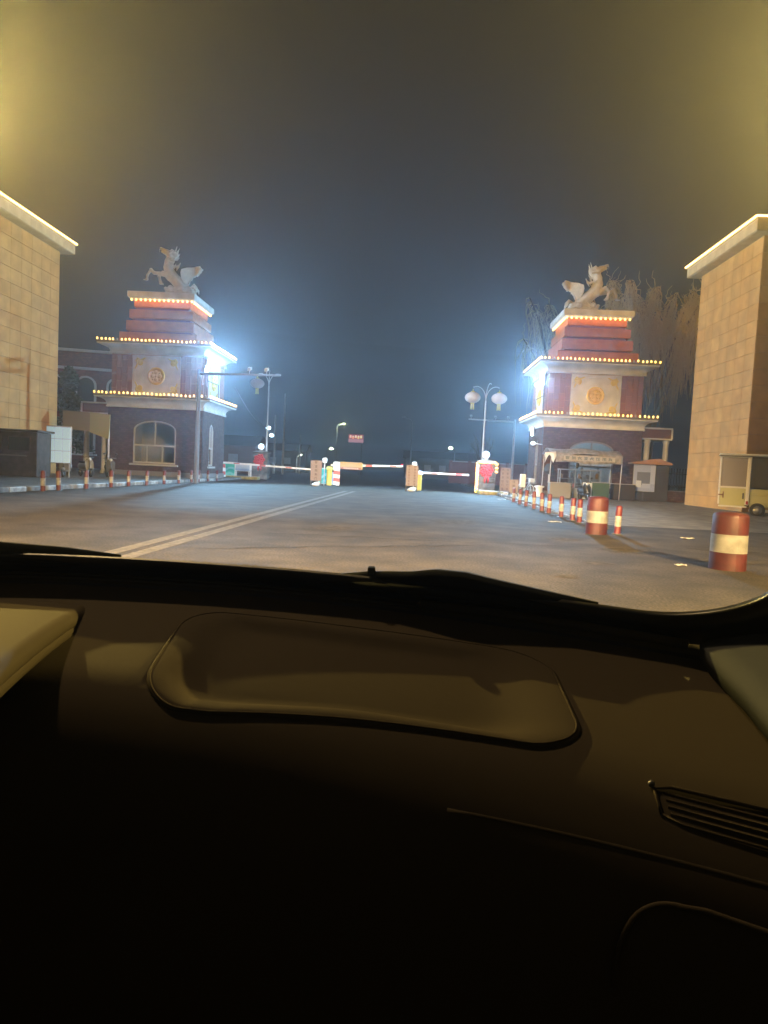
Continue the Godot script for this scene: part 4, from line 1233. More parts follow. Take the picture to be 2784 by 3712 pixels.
	# bonnet and cowl outside, below the sight line
	part("cowl", MB.new(true).slab(func(u, v): return Vector3(lerpf(-1.3, 0.42, u), lerpf(1.1, 1.135, v), -(base_d(lerpf(-1.3, 0.42, u)) + lerpf(0.14, -0.02, v))), 20, 3, Vector3(0, -0.02, 0)).done(), black, t)
	part("bonnet", MB.new(true).slab(func(u, v): return Vector3(lerpf(-1.28, 0.4, u), lerpf(0.8, 1.095, pow(v, 0.7)) - 0.05 * pow(absf(u - 0.5) * 2.0, 3.0), lerpf(-2.15, -base_d(lerpf(-1.28, 0.4, u)) - 0.13, v)), 20, 14, Vector3(0, -0.02, 0)).done(), M("car_paint", Color(0.3, 0.31, 0.33), 0.3), t)
	# pillars: a flared trim that follows the border of the glass
	for side in [1, -1]:
		var pm := MB.new(true)
		var mir := func(p: Vector3) -> Vector3: return p if side > 0 else Vector3(-0.9 - p.x, p.y, p.z)
		var edge := []
		for i in 9:
			var a := -PI / 2 * 0.8 + PI / 2 * 0.8 * i / 8.0
			edge.append(pane_at(0.385 + cos(a) * 0.10, 0.088 + sin(a) * 0.10))
		for i in 8: edge.append(pane_at(0.485, lerpf(0.16, 0.9, i / 7.0)))
		var nrm := []
		for i in edge.size():
			nrm.append([edge[i] + Vector3(-0.004, 0.0, 0.004), edge[i] + Vector3(0.006, -0.012, 0.02), edge[i] + Vector3(0.05, -0.03, 0.075), edge[i] + Vector3(0.11, -0.02, 0.10), edge[i] + Vector3(0.16, 0.02, 0.08), edge[i] + Vector3(0.16, 0.05, 0.0), edge[i] + Vector3(0.02, 0.02, -0.03)])
		for i in nrm.size() - 1:
			for k in 7:
				var k2 := (k + 1) % 7
				if side > 0: pm.quad(mir.call(nrm[i][k]), mir.call(nrm[i + 1][k]), mir.call(nrm[i + 1][k2]), mir.call(nrm[i][k2]))
				else: pm.quad(mir.call(nrm[i][k]), mir.call(nrm[i][k2]), mir.call(nrm[i + 1][k2]), mir.call(nrm[i + 1][k]))
		part("pillar_trim", pm.done(), trim, t)
		# lower side panel between dashboard and door
		var pts := [Vector3(0.402, 1.152, -0.845), Vector3(0.398, 1.148, -0.80), Vector3(0.388, 1.142, -0.71), Vector3(0.376, 1.13, -0.62), Vector3(0.37, 1.09, -0.52), Vector3(0.38, 1.02, -0.42)]
		var fn := func(u: float, v: float) -> Vector3:
			var f := u * 5.0
			var i := clampi(int(f), 0, 4)
			var p: Vector3 = pts[i].lerp(pts[i + 1], f - i)
			return mir.call(p + Vector3(0.16 * v, 0.05 * sin(v * PI * 0.5), 0.06 * v))
		part("side_panel", MB.new(true).slab(fn, 15, 8, Vector3(0.004 * side, -0.03, 0)).done(), trim, t)
		# door, window opening and glass
		var dx := 0.55 if side > 0 else -1.45
		part("door", MB.new().box(Vector3(dx, 0.62, 0.1), Vector3(0.06, 0.86, 2.0), 0.02).box(Vector3(dx, 1.25, 0.72), Vector3(0.06, 0.5, 0.14), 0.02).box(Vector3(dx, 1.25, 1.5), Vector3(0.06, 1.0, 0.9), 0.02).done(), dark, t)
		part("side_window", MB.new().box(Vector3(dx, 1.27, -0.05), Vector3(0.005, 0.46, 1.4)).done(), glass("side_glass", 0.1), t)
		part("roof_rail", MB.new().bar(mir.call(Vector3(0.52, 1.70, -0.38)), mir.call(Vector3(0.52, 1.60, 1.9)), 0.12, 0.2, 0.03).done(), head, t)
	part("roof", MB.new(true).slab(func(u, v): return Vector3(lerpf(-1.45, 0.55, u), 1.72 + 0.03 * sin(u * PI), lerpf(2.0, -0.36 + 0.1 * pow(u * 2 - 1, 2.0), v)), 12, 8, Vector3(0, 0.03, 0)).done(), head, t)
	part("rear_wall", MB.new().box(Vector3(-0.45, 1.0, 1.95), Vector3(2.0, 1.7, 0.05)).done(), dark, t)  # unseen solid back, closed to keep light out of the cabin
	part("floor", MB.new().box(Vector3(-0.45, 0.2, 0.4), Vector3(2.0, 0.06, 3.4)).done(), dark, t)
	part("firewall", MB.new().box(Vector3(-0.45, 0.65, -1.2), Vector3(1.8, 0.9, 0.05)).done(), dark, t)
	# lower fascia details at the right: a vent slot in the roll of the dashboard, a seam, the glove compartment edge
	var vent := part("air_vent", MB.new(true).tube([dash_at(0.27, 6.75, 0.001), dash_at(0.27, 6.3, 0.002), dash_at(0.285, 6.2, 0.003), dash_at(0.4, 6.05, 0.0005)], 0.002, 6).tube([dash_at(0.27, 6.75, 0.001), dash_at(0.285, 6.85, 0.001), dash_at(0.42, 6.8, 0.001)], 0.0012, 6).done(), dash, t)
	for k in 4:
		part("slat", MB.new().bar(dash_at(0.278, 6.3 + k * 0.13, -0.0005), dash_at(0.41, 6.2 + k * 0.14, -0.0005), 0.004, 0.002).done(), dash, vent)
	part("vent_knob", MB.new(true).ell(dash_at(0.268, 6.25, 0.004), Vector3.ONE * 0.0035, 8, 6).done(), M("knob_grey", Color(0.1, 0.1, 0.11), 0.4), vent)
	var seam := []
	for i in 20: seam.append(dash_at(lerpf(0.08, 0.48, i / 19.0), lerpf(7.7, 7.25, i / 19.0), -0.0022))
	part("seam", MB.new(true).tube(seam, 0.003, 6).done(), dash, t)
	var gl := []
	for i in 14:
		var q := i / 13.0
		gl.append(dash_at(0.225 + 0.05 * (1.0 - cos(q * PI * 0.5)), lerpf(9.2, 8.1, sin(q * PI * 0.5)), 0.002))
	for i in 6: gl.append(dash_at(0.29 + i * 0.035, 8.05, 0.002))
	part("glovebox_edge", MB.new(true).tube(gl, 0.0025, 6).done(), dash, t)

# ------------------------------------------------------------------ the place
func _ready() -> void:
	rng.seed = 20
	var cam := Camera3D.new()
	cam.name = "camera"
	cam.position = Vector3(0, 1.35, 0)
	cam.rotation = Vector3(deg_to_rad(-3.62), deg_to_rad(2.0), deg_to_rad(2.8))
	cam.fov = rad_to_deg(2.0 * atan(1856.0 / 2480.0))
	cam.near = 0.05
	cam.far = 2000.0
	add_child(cam)
	cam.current = true
	var we := WorldEnvironment.new()
	we.name = "world"
	var env := Environment.new()
	env.background_mode = Environment.BG_SKY
	var sky := Sky.new()
	var sm := ProceduralSkyMaterial.new()
	sm.sky_top_color = Color(0.006, 0.0048, 0.004).linear_to_srgb()
	sm.sky_horizon_color = Color(0.01, 0.01, 0.011).linear_to_srgb()
	sm.sky_curve = 0.2
	sm.ground_bottom_color = Color(0.01, 0.01, 0.01).linear_to_srgb()
	sm.ground_horizon_color = Color(0.02, 0.02, 0.02).linear_to_srgb()
	sky.sky_material = sm
	env.sky = sky
	env.tonemap_mode = Environment.TONE_MAPPER_LINEAR
	env.tonemap_exposure = 1.0
	env.sdfgi_enabled = true
	env.ssao_enabled = true
	env.ssil_enabled = true
	env.volumetric_fog_enabled = true   # night mist: scatters mostly forward, so it glows round the lamps
	env.volumetric_fog_density = 0.0015
	env.volumetric_fog_albedo = Color(0.93, 0.95, 1.0)
	env.volumetric_fog_anisotropy = 0.74
	we.environment = env
	add_child(we)

	# lamps out of view, placed to light walls, mist and near road; dashboard fill added
	flood_post("sodium floodlight on a mast in front of the left gate wall, just out of view", Vector3(-20.4, 0, -27.5), 13.5, Vector3(36.0, -6.5, -9.5), WARM, 1250.0, 36.0, Vector3(0.5, 0.45, 1.0), 2400.0)
	flood_post("sodium floodlight on a mast in front of the right gate wall, just out of view", Vector3(18.0, 0, -26.0), 13.5, Vector3(-38.6, -6.0, -10.0), WARM, 800.0, 15.0, Vector3(-0.5, 0.45, 1.0), 3200.0)
	street_lamp("dim warm street lamp at the left kerb just ahead of the car, above the view", Vector3(-10.5, 0, -6.0), 9.5, Vector3(6.4, 0.1, 0.0), Color(1.0, 0.84, 0.6), 38.0)  # added fill for the dashboard, built with the street lamp parts
	road_light("warm floodlight on a pole left of the road behind the car, out of view", Vector3(-9.0, 0, 8.0), Vector3(-3.0, 0, -17.0), Color(1.0, 0.84, 0.6), 4300.0, 22.5)
	road_light("warm floodlight on a pole right of the road behind the car, out of view", Vector3(10.0, 0, 8.0), Vector3(2.0, 0, -16.0), Color(1.0, 0.83, 0.52), 3100.0, 22.0)

	setting()
	tower(11.43, -1, true, "red brick gate tower on the right behind the food stall, its ground floor window lit")
	tower(-16.63, 1, false, "red brick gate tower on the left, its wide ground floor window dark")
	statue("white stone winged horse rearing to the right, on the right gate tower", Vector3(11.15, 12.03, -46.4), 0.0)
	statue("white stone winged horse rearing to the left, on the left gate tower", Vector3(-16.35, 12.03, -46.4), PI)
	pylon(-1, "tall tan panelled wall with lit cornice at the left edge, behind the dark booth")
	pylon(1, "tall tan panelled wall with lit cornice at the right edge, behind the yellow cart")
	flood("square cool white floodlight under the upper cornice of the left tower", Vector3(-13.15, 7.7, -44.1), Vector3(0.75, -0.13, 0.62), Vector2(0.42, 0.36), 500.0)
	flood("second cool floodlight panel below the first on the left tower corner", Vector3(-13.35, 7.1, -43.9), Vector3(0.92, -0.14, 0.3), Vector2(0.3, 0.45), 300.0)
	flood("long cool floodlight under the upper cornice of the right tower", Vector3(8.05, 7.45, -44.2), Vector3(-0.78, -0.14, 0.55), Vector2(0.3, 0.62), 610.0)
	flood("long cool floodlight beside the lower cornice of the right tower", Vector3(7.6, 4.15, -44.0), Vector3(-0.92, -0.1, 0.3), Vector2(0.24, 0.5), 340.0)
	gate_things()
	right_side()
	left_side()
	far_things()
	car()

func flood_post(label: String, at: Vector3, h: float, dir: Vector3, col: Color, energy: float, cone: float, spill_dir: Vector3, spill: float) -> void:
	var t := thing("mast_floodlight", label, "floodlight", at)  # unseen lamp beside the view, placed to light wall and mist
	part("mast", MB.new(true).lathe([Vector2(0.18, 0), Vector2(0.1, h)], 10).done(), M("lamp_pole", Color(0.3, 0.31, 0.32), 0.5, {"metal": 0.3}), t)
	var b := Basis.looking_at(dir.normalized())
	var c := Vector3(0, h, 0)
	part("housing", MB.new().box(c + b * Vector3(0, 0, 0.14), Vector3(0.75, 0.55, 0.24), 0.04, b).done(), M("lamp_housing", Color(0.35, 0.36, 0.37), 0.4, {"metal": 0.6}), t)
	part("lens", MB.new().box(c + b * Vector3(0, 0, 0.0), Vector3(0.66, 0.46, 0.03), 0.01, b).done(), M("sodium_lens", Color(0.8, 0.7, 0.5), 0.3, {"emit": Color(1.0, 0.7, 0.25), "energy": 14.0}), t)
	spot(t, c + b * Vector3(0, 0, -0.08), dir, col, energy, cone, 0.25)
	# second unseen head, aimed up towards the camera to light the corner mist
	var b2 := Basis.looking_at(spill_dir.normalized())
	part("housing", MB.new().box(c + Vector3(0, 0.7, 0) + b2 * Vector3(0, 0, 0.14), Vector3(0.75, 0.55, 0.24), 0.04, b2).done(), M("lamp_housing", Color(0.35, 0.36, 0.37), 0.4), t)
	part("lens", MB.new().box(c + Vector3(0, 0.7, 0), Vector3(0.66, 0.46, 0.03), 0.01, b2).done(), mats["sodium_lens"], t)
	spot(t, c + Vector3(0, 0.7, 0) + b2 * Vector3(0, 0, -0.08), spill_dir, Color(1.0, 0.86, 0.46), spill, 60.0, 0.25)

func road_light(label: String, at: Vector3, aim: Vector3, col: Color, energy: float, cone: float) -> void:
	var t := thing("road_floodlight", label, "floodlight", at)  # unseen lamp behind the car, placed to light the near road
	part("pole", MB.new(true).lathe([Vector2(0.14, 0), Vector2(0.08, 10.0)], 10).done(), M("lamp_pole", Color(0.3, 0.31, 0.32), 0.5, {"metal": 0.3}), t)
	var c := Vector3(0, 10.0, 0)
	var dir := aim - at - c
	var b := Basis.looking_at(dir.normalized())
	part("housing", MB.new().box(c + b * Vector3(0, 0, 0.14), Vector3(0.6, 0.45, 0.24), 0.04, b).done(), M("lamp_housing", Color(0.35, 0.36, 0.37), 0.4), t)
	part("lens", MB.new().box(c, Vector3(0.52, 0.38, 0.03), 0.01, b).done(), M("road_lens", Color(0.8, 0.75, 0.65), 0.3, {"emit": col, "energy": 14.0}), t)
	spot(t, c + b * Vector3(0, 0, -0.08), dir, col, energy, cone, 0.25)

func setting() -> void:
	var blotch := noise_tex("asphalt_blotch", 0.012, 6, 0.62, 1.0, 1024, FastNoiseLite.TYPE_SIMPLEX_SMOOTH, 9)
	var fine := noise_tex("asphalt_fine", 0.16, 3, 0.0, 1.0, 512, FastNoiseLite.TYPE_SIMPLEX_SMOOTH, 4)
	var asphalt := M("asphalt", Color(0.155, 0.127, 0.099), 0.85, {"spec": 0.35, "tex": blotch, "scale": 0.06})
	asphalt.detail_enabled = true
	asphalt.detail_albedo = noise_tex("asphalt_speck", 0.25, 4, 0.48, 1.0, 512, FastNoiseLite.TYPE_SIMPLEX, 12)
	asphalt.detail_blend_mode = BaseMaterial3D.BLEND_MODE_MUL
	asphalt.detail_uv_layer = BaseMaterial3D.DETAIL_UV_2
	asphalt.uv2_triplanar = true
	asphalt.uv2_world_triplanar = true
	asphalt.uv2_scale = Vector3.ONE * 0.16
	var g := MB.new()
	g.quad(Vector3(-400, 0, 60), Vector3(400, 0, 60), Vector3(400, 0, -500), Vector3(-400, 0, -500))
	struct("road", g.done(), asphalt)
	# right forecourt: a concrete sheet that rises gently to 0.15 m
	var conc := M("forecourt_concrete", Color(0.22, 0.2, 0.172), 0.75, {"tex": blotch, "scale": 0.09, "bump": noise_tex("grain", 0.02, 5, 0.72, 1.0), "bumpcm": 0.4})
	var f := MB.new()
	var rows := [[-20.5, 0.006], [-25.0, 0.05], [-30.0, 0.15], [-75.0, 0.15]]
	for i in 3:
		f.quad(Vector3(5.6, rows[i][1], rows[i][0]), Vector3(60, rows[i][1], rows[i][0]), Vector3(60, rows[i + 1][1], rows[i + 1][0]), Vector3(5.6, rows[i + 1][1], rows[i + 1][0]))
		f.quad(Vector3(5.6, -0.1, rows[i][0]), Vector3(5.6, rows[i][1], rows[i][0]), Vector3(5.6, rows[i + 1][1], rows[i + 1][0]), Vector3(5.6, -0.1, rows[i + 1][0]))
	struct("forecourt", f.done(), conc)
	# left pavement
	f = MB.new()
	f.box(Vector3(-36.5, 0.07, -42.0), Vector3(47.0, 0.15, 44.0))
	struct("pavement", f.done(), conc)
	# kerbs made of single blocks
	var kc := [M("kerb_white", Color(0.6, 0.6, 0.58), 0.6, {"tex": noise_tex("stain", 0.006, 5, 0.62, 1.0), "scale": 0.8}), M("kerb_grey", Color(0.3, 0.3, 0.29), 0.7, {"tex": noise_tex("stain", 0.006, 5, 0.62, 1.0), "scale": 0.8})]
	var kb := MB.new().box(Vector3.ZERO, Vector3(0.16, 0.17, 0.97), 0.02).done()
	var kl := struct("kerb", MB.new().box(Vector3(-12.9, 0.03, -33.0), Vector3(0.14, 0.1, 25.0)).done(), kc[1])
	for k in 25:
		part("block", kb, kc[0 if k % 2 else 1], kl, Vector3(-12.88, 0.085, -21.0 - k))
	var rb := MB.new().box(Vector3.ZERO, Vector3(0.09, 0.08, 0.97), 0.015).done()
	var kr := struct("kerb", MB.new().box(Vector3(5.48, 0.02, -29.0), Vector3(0.1, 0.05, 20.0)).done(), kc[1])
	for k in 20:
		part("block", rb, kc[0 if k % 3 else 1], kr, Vector3(5.48, 0.04, -19.5 - k))
	# worn double line and tar seams
	var paint := M("worn_paint", Color(0.175, 0.157, 0.132), 0.88, {"tex": blotch, "scale": 0.5})
	for q in [[-3.05, -3.85], [-3.5, -4.2]]:
		var ln := MB.new()
		for k in 14:
			var a: float = k / 14.0
			var b := (k + 1) / 14.0
			var x0 := lerpf(q[0], q[1], a)
			var x1 := lerpf(q[0], q[1], b)
			var z0 := lerpf(-38.0, -4.0, a)
			var z1 := lerpf(-38.0, -4.0, b)
			ln.quad(Vector3(x1 - 0.11, 0.004, z1), Vector3(x1 + 0.11, 0.004, z1), Vector3(x0 + 0.11, 0.004, z0), Vector3(x0 - 0.11, 0.004, z0))
		struct("road_marking", ln.done(), paint)
	var seam := M("tar_seam", Color(0.04, 0.036, 0.032), 0.9, {"spec": 0.2})
	var r := RandomNumberGenerator.new()
	r.seed = 5
	for q in [[Vector2(-9.0, -17.5), Vector2(-3.9, -18.6)], [Vector2(-3.6, -21.0), Vector2(4.6, -20.2)], [Vector2(-12.0, -35.5), Vector2(4.6, -36.4)], [Vector2(-2.6, -13.0), Vector2(4.9, -13.6)], [Vector2(-12.0, -27.5), Vector2(4.9, -28.5)], [Vector2(-3.2, -10.2), Vector2(1.5, -12.9)]]:
		var pts := []
		var n := 24
		for i in n + 1:
			var p: Vector2 = q[0].lerp(q[1], float(i) / n) + Vector2(r.randf_range(-0.05, 0.05), r.randf_range(-0.1, 0.1))
			pts.append(p)
		var m := MB.new()
		for i in n:
			var w: float = r.randf_range(0.012, 0.035)
			var side: Vector2 = (pts[i + 1] - pts[i]).orthogonal().normalized() * w
			m.quad(Vector3(pts[i].x - side.x, 0.008, pts[i].y - side.y), Vector3(pts[i].x + side.x, 0.008, pts[i].y + side.y), Vector3(pts[i + 1].x + side.x, 0.008, pts[i + 1].y + side.y), Vector3(pts[i + 1].x - side.x, 0.008, pts[i + 1].y - side.y))
		struct("road_seam", m.done(), seam)
	# old oil and damp stains with ragged outlines
	var stain := [M("oil_stain", Color(0.1, 0.087, 0.073), 0.9, {"spec": 0.2, "tex": blotch, "scale": 0.4}), M("damp_stain", Color(0.12, 0.103, 0.086), 0.9, {"spec": 0.2, "tex": blotch, "scale": 0.4})]
	for q in [[4.3, -13.2, 0.9, 0.5], [5.9, -12.4, 1.3, 0.45], [6.6, -14.2, 0.8, 0.4], [3.4, -15.0, 0.6, 0.4], [-1.6, -14.8, 0.5, 0.7], [1.3, -18.5, 0.8, 1.2], [2.2, -9.4, 0.25, 0.2], [0.9, -8.9, 0.2, 0.12], [3.1, -11.0, 0.3, 0.2]]:
		var m := MB.new()
		var n := 40
		var ring := []
		for i in n:
			var a := TAU * i / n
			var ff: float = 0.75 + 0.25 * sin(a * 3.0 + q[0]) * cos(a * 5.0 + q[1]) + r.randf_range(-0.12, 0.12)
			ring.append(Vector3(q[0] + cos(a) * q[2] * ff, 0.006, q[1] + sin(a) * q[3] * ff))
		for i in n: m.tri(Vector3(q[0], 0.006, q[1]), ring[(i + 1) % n], ring[i])
		struct("road_stain", m.done(), stain[0 if r.randf() < 0.4 else 1])

func gate_things() -> void:
	gate_pier("pale stone gate pier with red rosette, framed by amber bulbs, right of the road", Vector3(5.12, 0.0, -46.5), true)
	gate_pier("grey stone gate pier with red rosette, left of the road beside the white railing", Vector3(-11.85, 0.0, -54.2), false)
	plinth("low yellow edged plinth under the right gate pier", Vector3(5.35, 0, -44.9), Vector3(1.7, 0.24, 2.2))
	plinth("low yellow edged plinth under the white railing at left", Vector3(-13.4, 0, -53.2), Vector3(3.2, 0.22, 1.2))
	lantern_post("grey lamp post with two pale red lanterns behind the right gate pier", Vector3(5.2, 0, -50.0), 7.6, [[-1.0, "pale red lantern on the road side of the right lamp post"], [1.0, "pale red lantern on the tower side of the right lamp post"]])
	lantern_post("grey lamp post with a single lantern behind the left gate pier", Vector3(-11.75, 0, -55.5), 8.55, [[-1.0, "pale red lantern on the left lamp post"]])
	# barrier arms and their machines
	var b1 := boom("thin white barrier arm with red marks closing the left lane", Vector3(-13.9, 1.24, -50.0), Vector3(-6.2, 1.0, -50.0), 1.6)
	var b2 := boom("white barrier arm with a tan notice box over the middle lane", Vector3(-5.35, 1.42, -46.0), Vector3(-0.5, 1.56, -46.0), 1.5)
	var b3 := boom("white barrier arm over the right lane", Vector3(0.62, 1.2, -46.0), Vector3(3.95, 1.2, -46.0), 1.3)
	part("tip_light", MB.new(true).ell(Vector3(4.8, 0.26, 0), Vector3(0.07, 0.05, 0.05), 8, 6).done(), M("tip_red", Color(0.6, 0.05, 0.1), 0.4, {"emit": Color(1.0, 0.1, 0.2), "energy": 1.2}), b2)
	var nb := thing("notice_box", "tan and brown notice box with a white end hung on the middle barrier arm", "sign", Vector3(-4.15, 1.42, -45.9))
	part("white_end", MB.new().box(Vector3(-0.78, 0.0, 0), Vector3(0.46, 0.46, 0.1), 0.01).done(), M("boom_white", Color(0.75, 0.74, 0.74), 0.45), nb)
	part("tan_panel", MB.new().box(Vector3(0.2, 0.07, 0), Vector3(1.46, 0.32, 0.1), 0.01).done(), M("notice_tan", Color(0.38, 0.28, 0.14), 0.6), nb)
	part("brown_band", MB.new().box(Vector3(0.2, -0.165, 0), Vector3(1.46, 0.15, 0.1), 0.01).done(), M("notice_brown", Color(0.3, 0.12, 0.08), 0.6), nb)
	part("rim", MB.new().box(Vector3(0.2, 0.235, 0.01), Vector3(1.5, 0.03, 0.12)).box(Vector3(0.94, 0.0, 0.01), Vector3(0.04, 0.48, 0.12)).done(), M("notice_gold", Color(0.6, 0.42, 0.14), 0.5), nb)
	var im := Image.create(160, 16, false, Image.FORMAT_RGB8)
	im.fill(Color(0.55, 0.33, 0.27))
	for k in 8: strokes(im, ["c", "a", "d", "e", "b", "g", "d", "a"][k], 14 + k * 17, 2, 12, Color(0.9, 0.88, 0.85), 2)
	part("print", printed(1.2, 0.11), print_mat("notice_print", im), nb, Vector3(0.2, -0.165, 0.053))
	im = Image.create(48, 48, false, Image.FORMAT_RGB8)
	im.fill(Color(0.85, 0.85, 0.86))
	for k in 60:
		var a := PI * (0.1 + 0.9 * k / 59.0)
		im.fill_rect(Rect2i(22 + int(cos(a) * 10), 24 - int(sin(a) * 8), 4, 4), Color(0.3, 0.3, 0.33))
	part("emblem", printed(0.34, 0.34), print_mat("emblem_print", im), nb, Vector3(-0.78, 0, 0.053))
	for q in [["white and yellow barrier machine at the right lane", Vector3(0.62, 0, -45.2), 1.0], ["white and yellow barrier machine behind the left brown board", Vector3(-5.5, 0, -46.8), 1.25]]:
		var m := thing("barrier_machine", q[0], "barrier machine", q[1], 0.0, "barrier machines between the lanes")
		part("cabinet", MB.new().box(Vector3(0, 0.55, 0), Vector3(0.36, 1.06, 0.34), 0.03).done(), M("machine_yellow", Color(0.62, 0.46, 0.08), 0.4), m)
		part("hood", MB.new(true).lathe([Vector2(0.24, 1.08), Vector2(0.25, 1.2), Vector2(0.2, 1.3), Vector2(0, 1.34)], 16).done(), M("boom_white", Color(0.75, 0.74, 0.74), 0.45) if q[2] == 1.0 else M("machine_yellow", Color(0.62, 0.46, 0.08), 0.4), m)
		part("camera_post", MB.new().box(Vector3(-0.34, 0.8, 0.1), Vector3(0.06, 1.6, 0.06), 0.01).box(Vector3(-0.34, 1.72, 0.1), Vector3(0.3, 0.34, 0.2), 0.03).done(), M("boom_white", Color(0.75, 0.74, 0.74), 0.45), m)
	sign_board("notice_stand", "brown notice board with one column of characters left of the middle lane", Vector3(-6.08, 0, -44.3), 0.72, 1.32, 1, 5, "eabcf", 0.05)
	sign_board("notice_stand", "brown notice board with two columns of characters at the right lane", Vector3(0.14, 0, -43.0), 0.74, 1.3, 2, 7, "eacbfgdcadebga", 0.05)
	# chevron board and teal poster beside the middle machine
	var cb := thing("striped_board", "red and white striped board under the notice box", "barrier board", Vector3(-4.95, 0, -46.3))
	for k in 5:
		part("stripe", MB.new().box(Vector3(0, 0.2 + k * 0.24, 0), Vector3(0.44, 0.235, 0.05), 0.006, Basis(Vector3.BACK, -0.12)).done(), M("boom_red", Color(0.5, 0.1, 0.1), 0.5) if k % 2 else M("boom_white", Color(0.75, 0.74, 0.74), 0.45), cb)
	poster_frame("white framed panel with a teal poster beside the middle barrier machine", Vector3(-6.0, 0.1, -48.0), 0.75, 1.05, "teal")
	poster_frame("white framed panel with a blank pale sheet beside the striped board", Vector3(-5.35, 0.1, -47.6), 0.6, 0.8, "pale")
	# railing with poster panels at the left pier
	var rl := thing("white_railing", "white railing on the yellow plinth left of the stone pier", "railing", Vector3(-13.6, 0.22, -53.2))
	for x in [-1.3, -0.1, 1.15]: part("post", MB.new().box(Vector3(x, 0.5, 0), Vector3(0.12, 1.0, 0.12), 0.015).done(), M("boom_white", Color(0.75, 0.74, 0.74), 0.45), rl)
	part("rail", MB.new().box(Vector3(-0.1, 0.98, 0), Vector3(2.6, 0.08, 0.1), 0.015).done(), M("boom_white", Color(0.75, 0.74, 0.74), 0.45), rl)
	part("rail", MB.new().box(Vector3(0.5, 0.42, 0), Vector3(1.2, 0.07, 0.08), 0.015).done(), M("boom_white", Color(0.75, 0.74, 0.74), 0.45), rl)
	poster_frame("teal poster panel on the white railing, beside the red striped barrel", Vector3(-14.2, 0.25, -53.05), 1.05, 0.95, "teal2")
	poster_frame("pale blue panel on the white railing, next to the stone pier", Vector3(-13.05, 0.68, -53.05), 1.1, 0.5, "pale2")
	var br := thing("traffic_barrel", "red and white striped traffic barrel in front of the teal poster", "barrel", Vector3(-14.35, 0, -52.0))
	for k in 4:
		part("band", MB.new(true).lathe([Vector2(0.27 - 0.012 * k, 0.02 + k * 0.27), Vector2(0.262 - 0.012 * k, 0.285 + k * 0.27)] if k < 3 else [Vector2(0.235, 0.83), Vector2(0.225, 1.07), Vector2(0.17, 1.12), Vector2(0, 1.13)], 16).done(), M("boom_red_bright", Color(0.55, 0.06, 0.05), 0.5) if k % 2 else M("boom_white", Color(0.75, 0.74, 0.74), 0.45), br)
	gantry("dark camera gantry in front of the left tower, its arm over the road", Vector3(-12.15, 0, -38.6), 6.4, 4.6, 1.0, [0.3, 0.62, 0.83])
	gantry("pale camera gantry far behind the right lamp post, arm over the road", Vector3(9.3, 0, -63.0), 6.35, 4.2, -1.0, [0.15, 0.42, 0.95], 0.6)

func poster_frame(label: String, at: Vector3, w: float, h: float, look: String) -> void:
	var t := thing("poster_panel", label, "poster", at)
	var wh := M("boom_white", Color(0.75, 0.74, 0.74), 0.45)
	part("frame", MB.new().box(Vector3(0, h * 0.5, -0.02), Vector3(w + 0.08, h + 0.08, 0.04), 0.01).done(), wh, t)
	var im := Image.create(64, 64, false, Image.FORMAT_RGB8)
	if look.begins_with("teal"):
		im.fill(Color(0.2, 0.72, 0.68))
		for k in 64:
			im.fill_rect(Rect2i(k, int(26 + 7 * sin(k * 0.08 + 1.0)), 1, 12), Color(0.55, 0.85, 0.87))
			im.fill_rect(Rect2i(k, int(50 + 4 * sin(k * 0.12)), 1, 14), Color(0.45, 0.8, 0.82))
	else:
		im.fill(Color(0.66, 0.73, 0.82))
		im.fill_rect(Rect2i(4, 4, 56, 8), Color(0.74, 0.8, 0.88))
	part("print", printed(w, h), print_mat(look + "_print", im), t, Vector3(0, h * 0.5, 0.003))
	for s in [-1, 1]: part("leg", MB.new().box(Vector3(s * w * 0.45, -at.y * 0.5, -0.03), Vector3(0.05, at.y + 0.01, 0.05)).done(), wh, t)

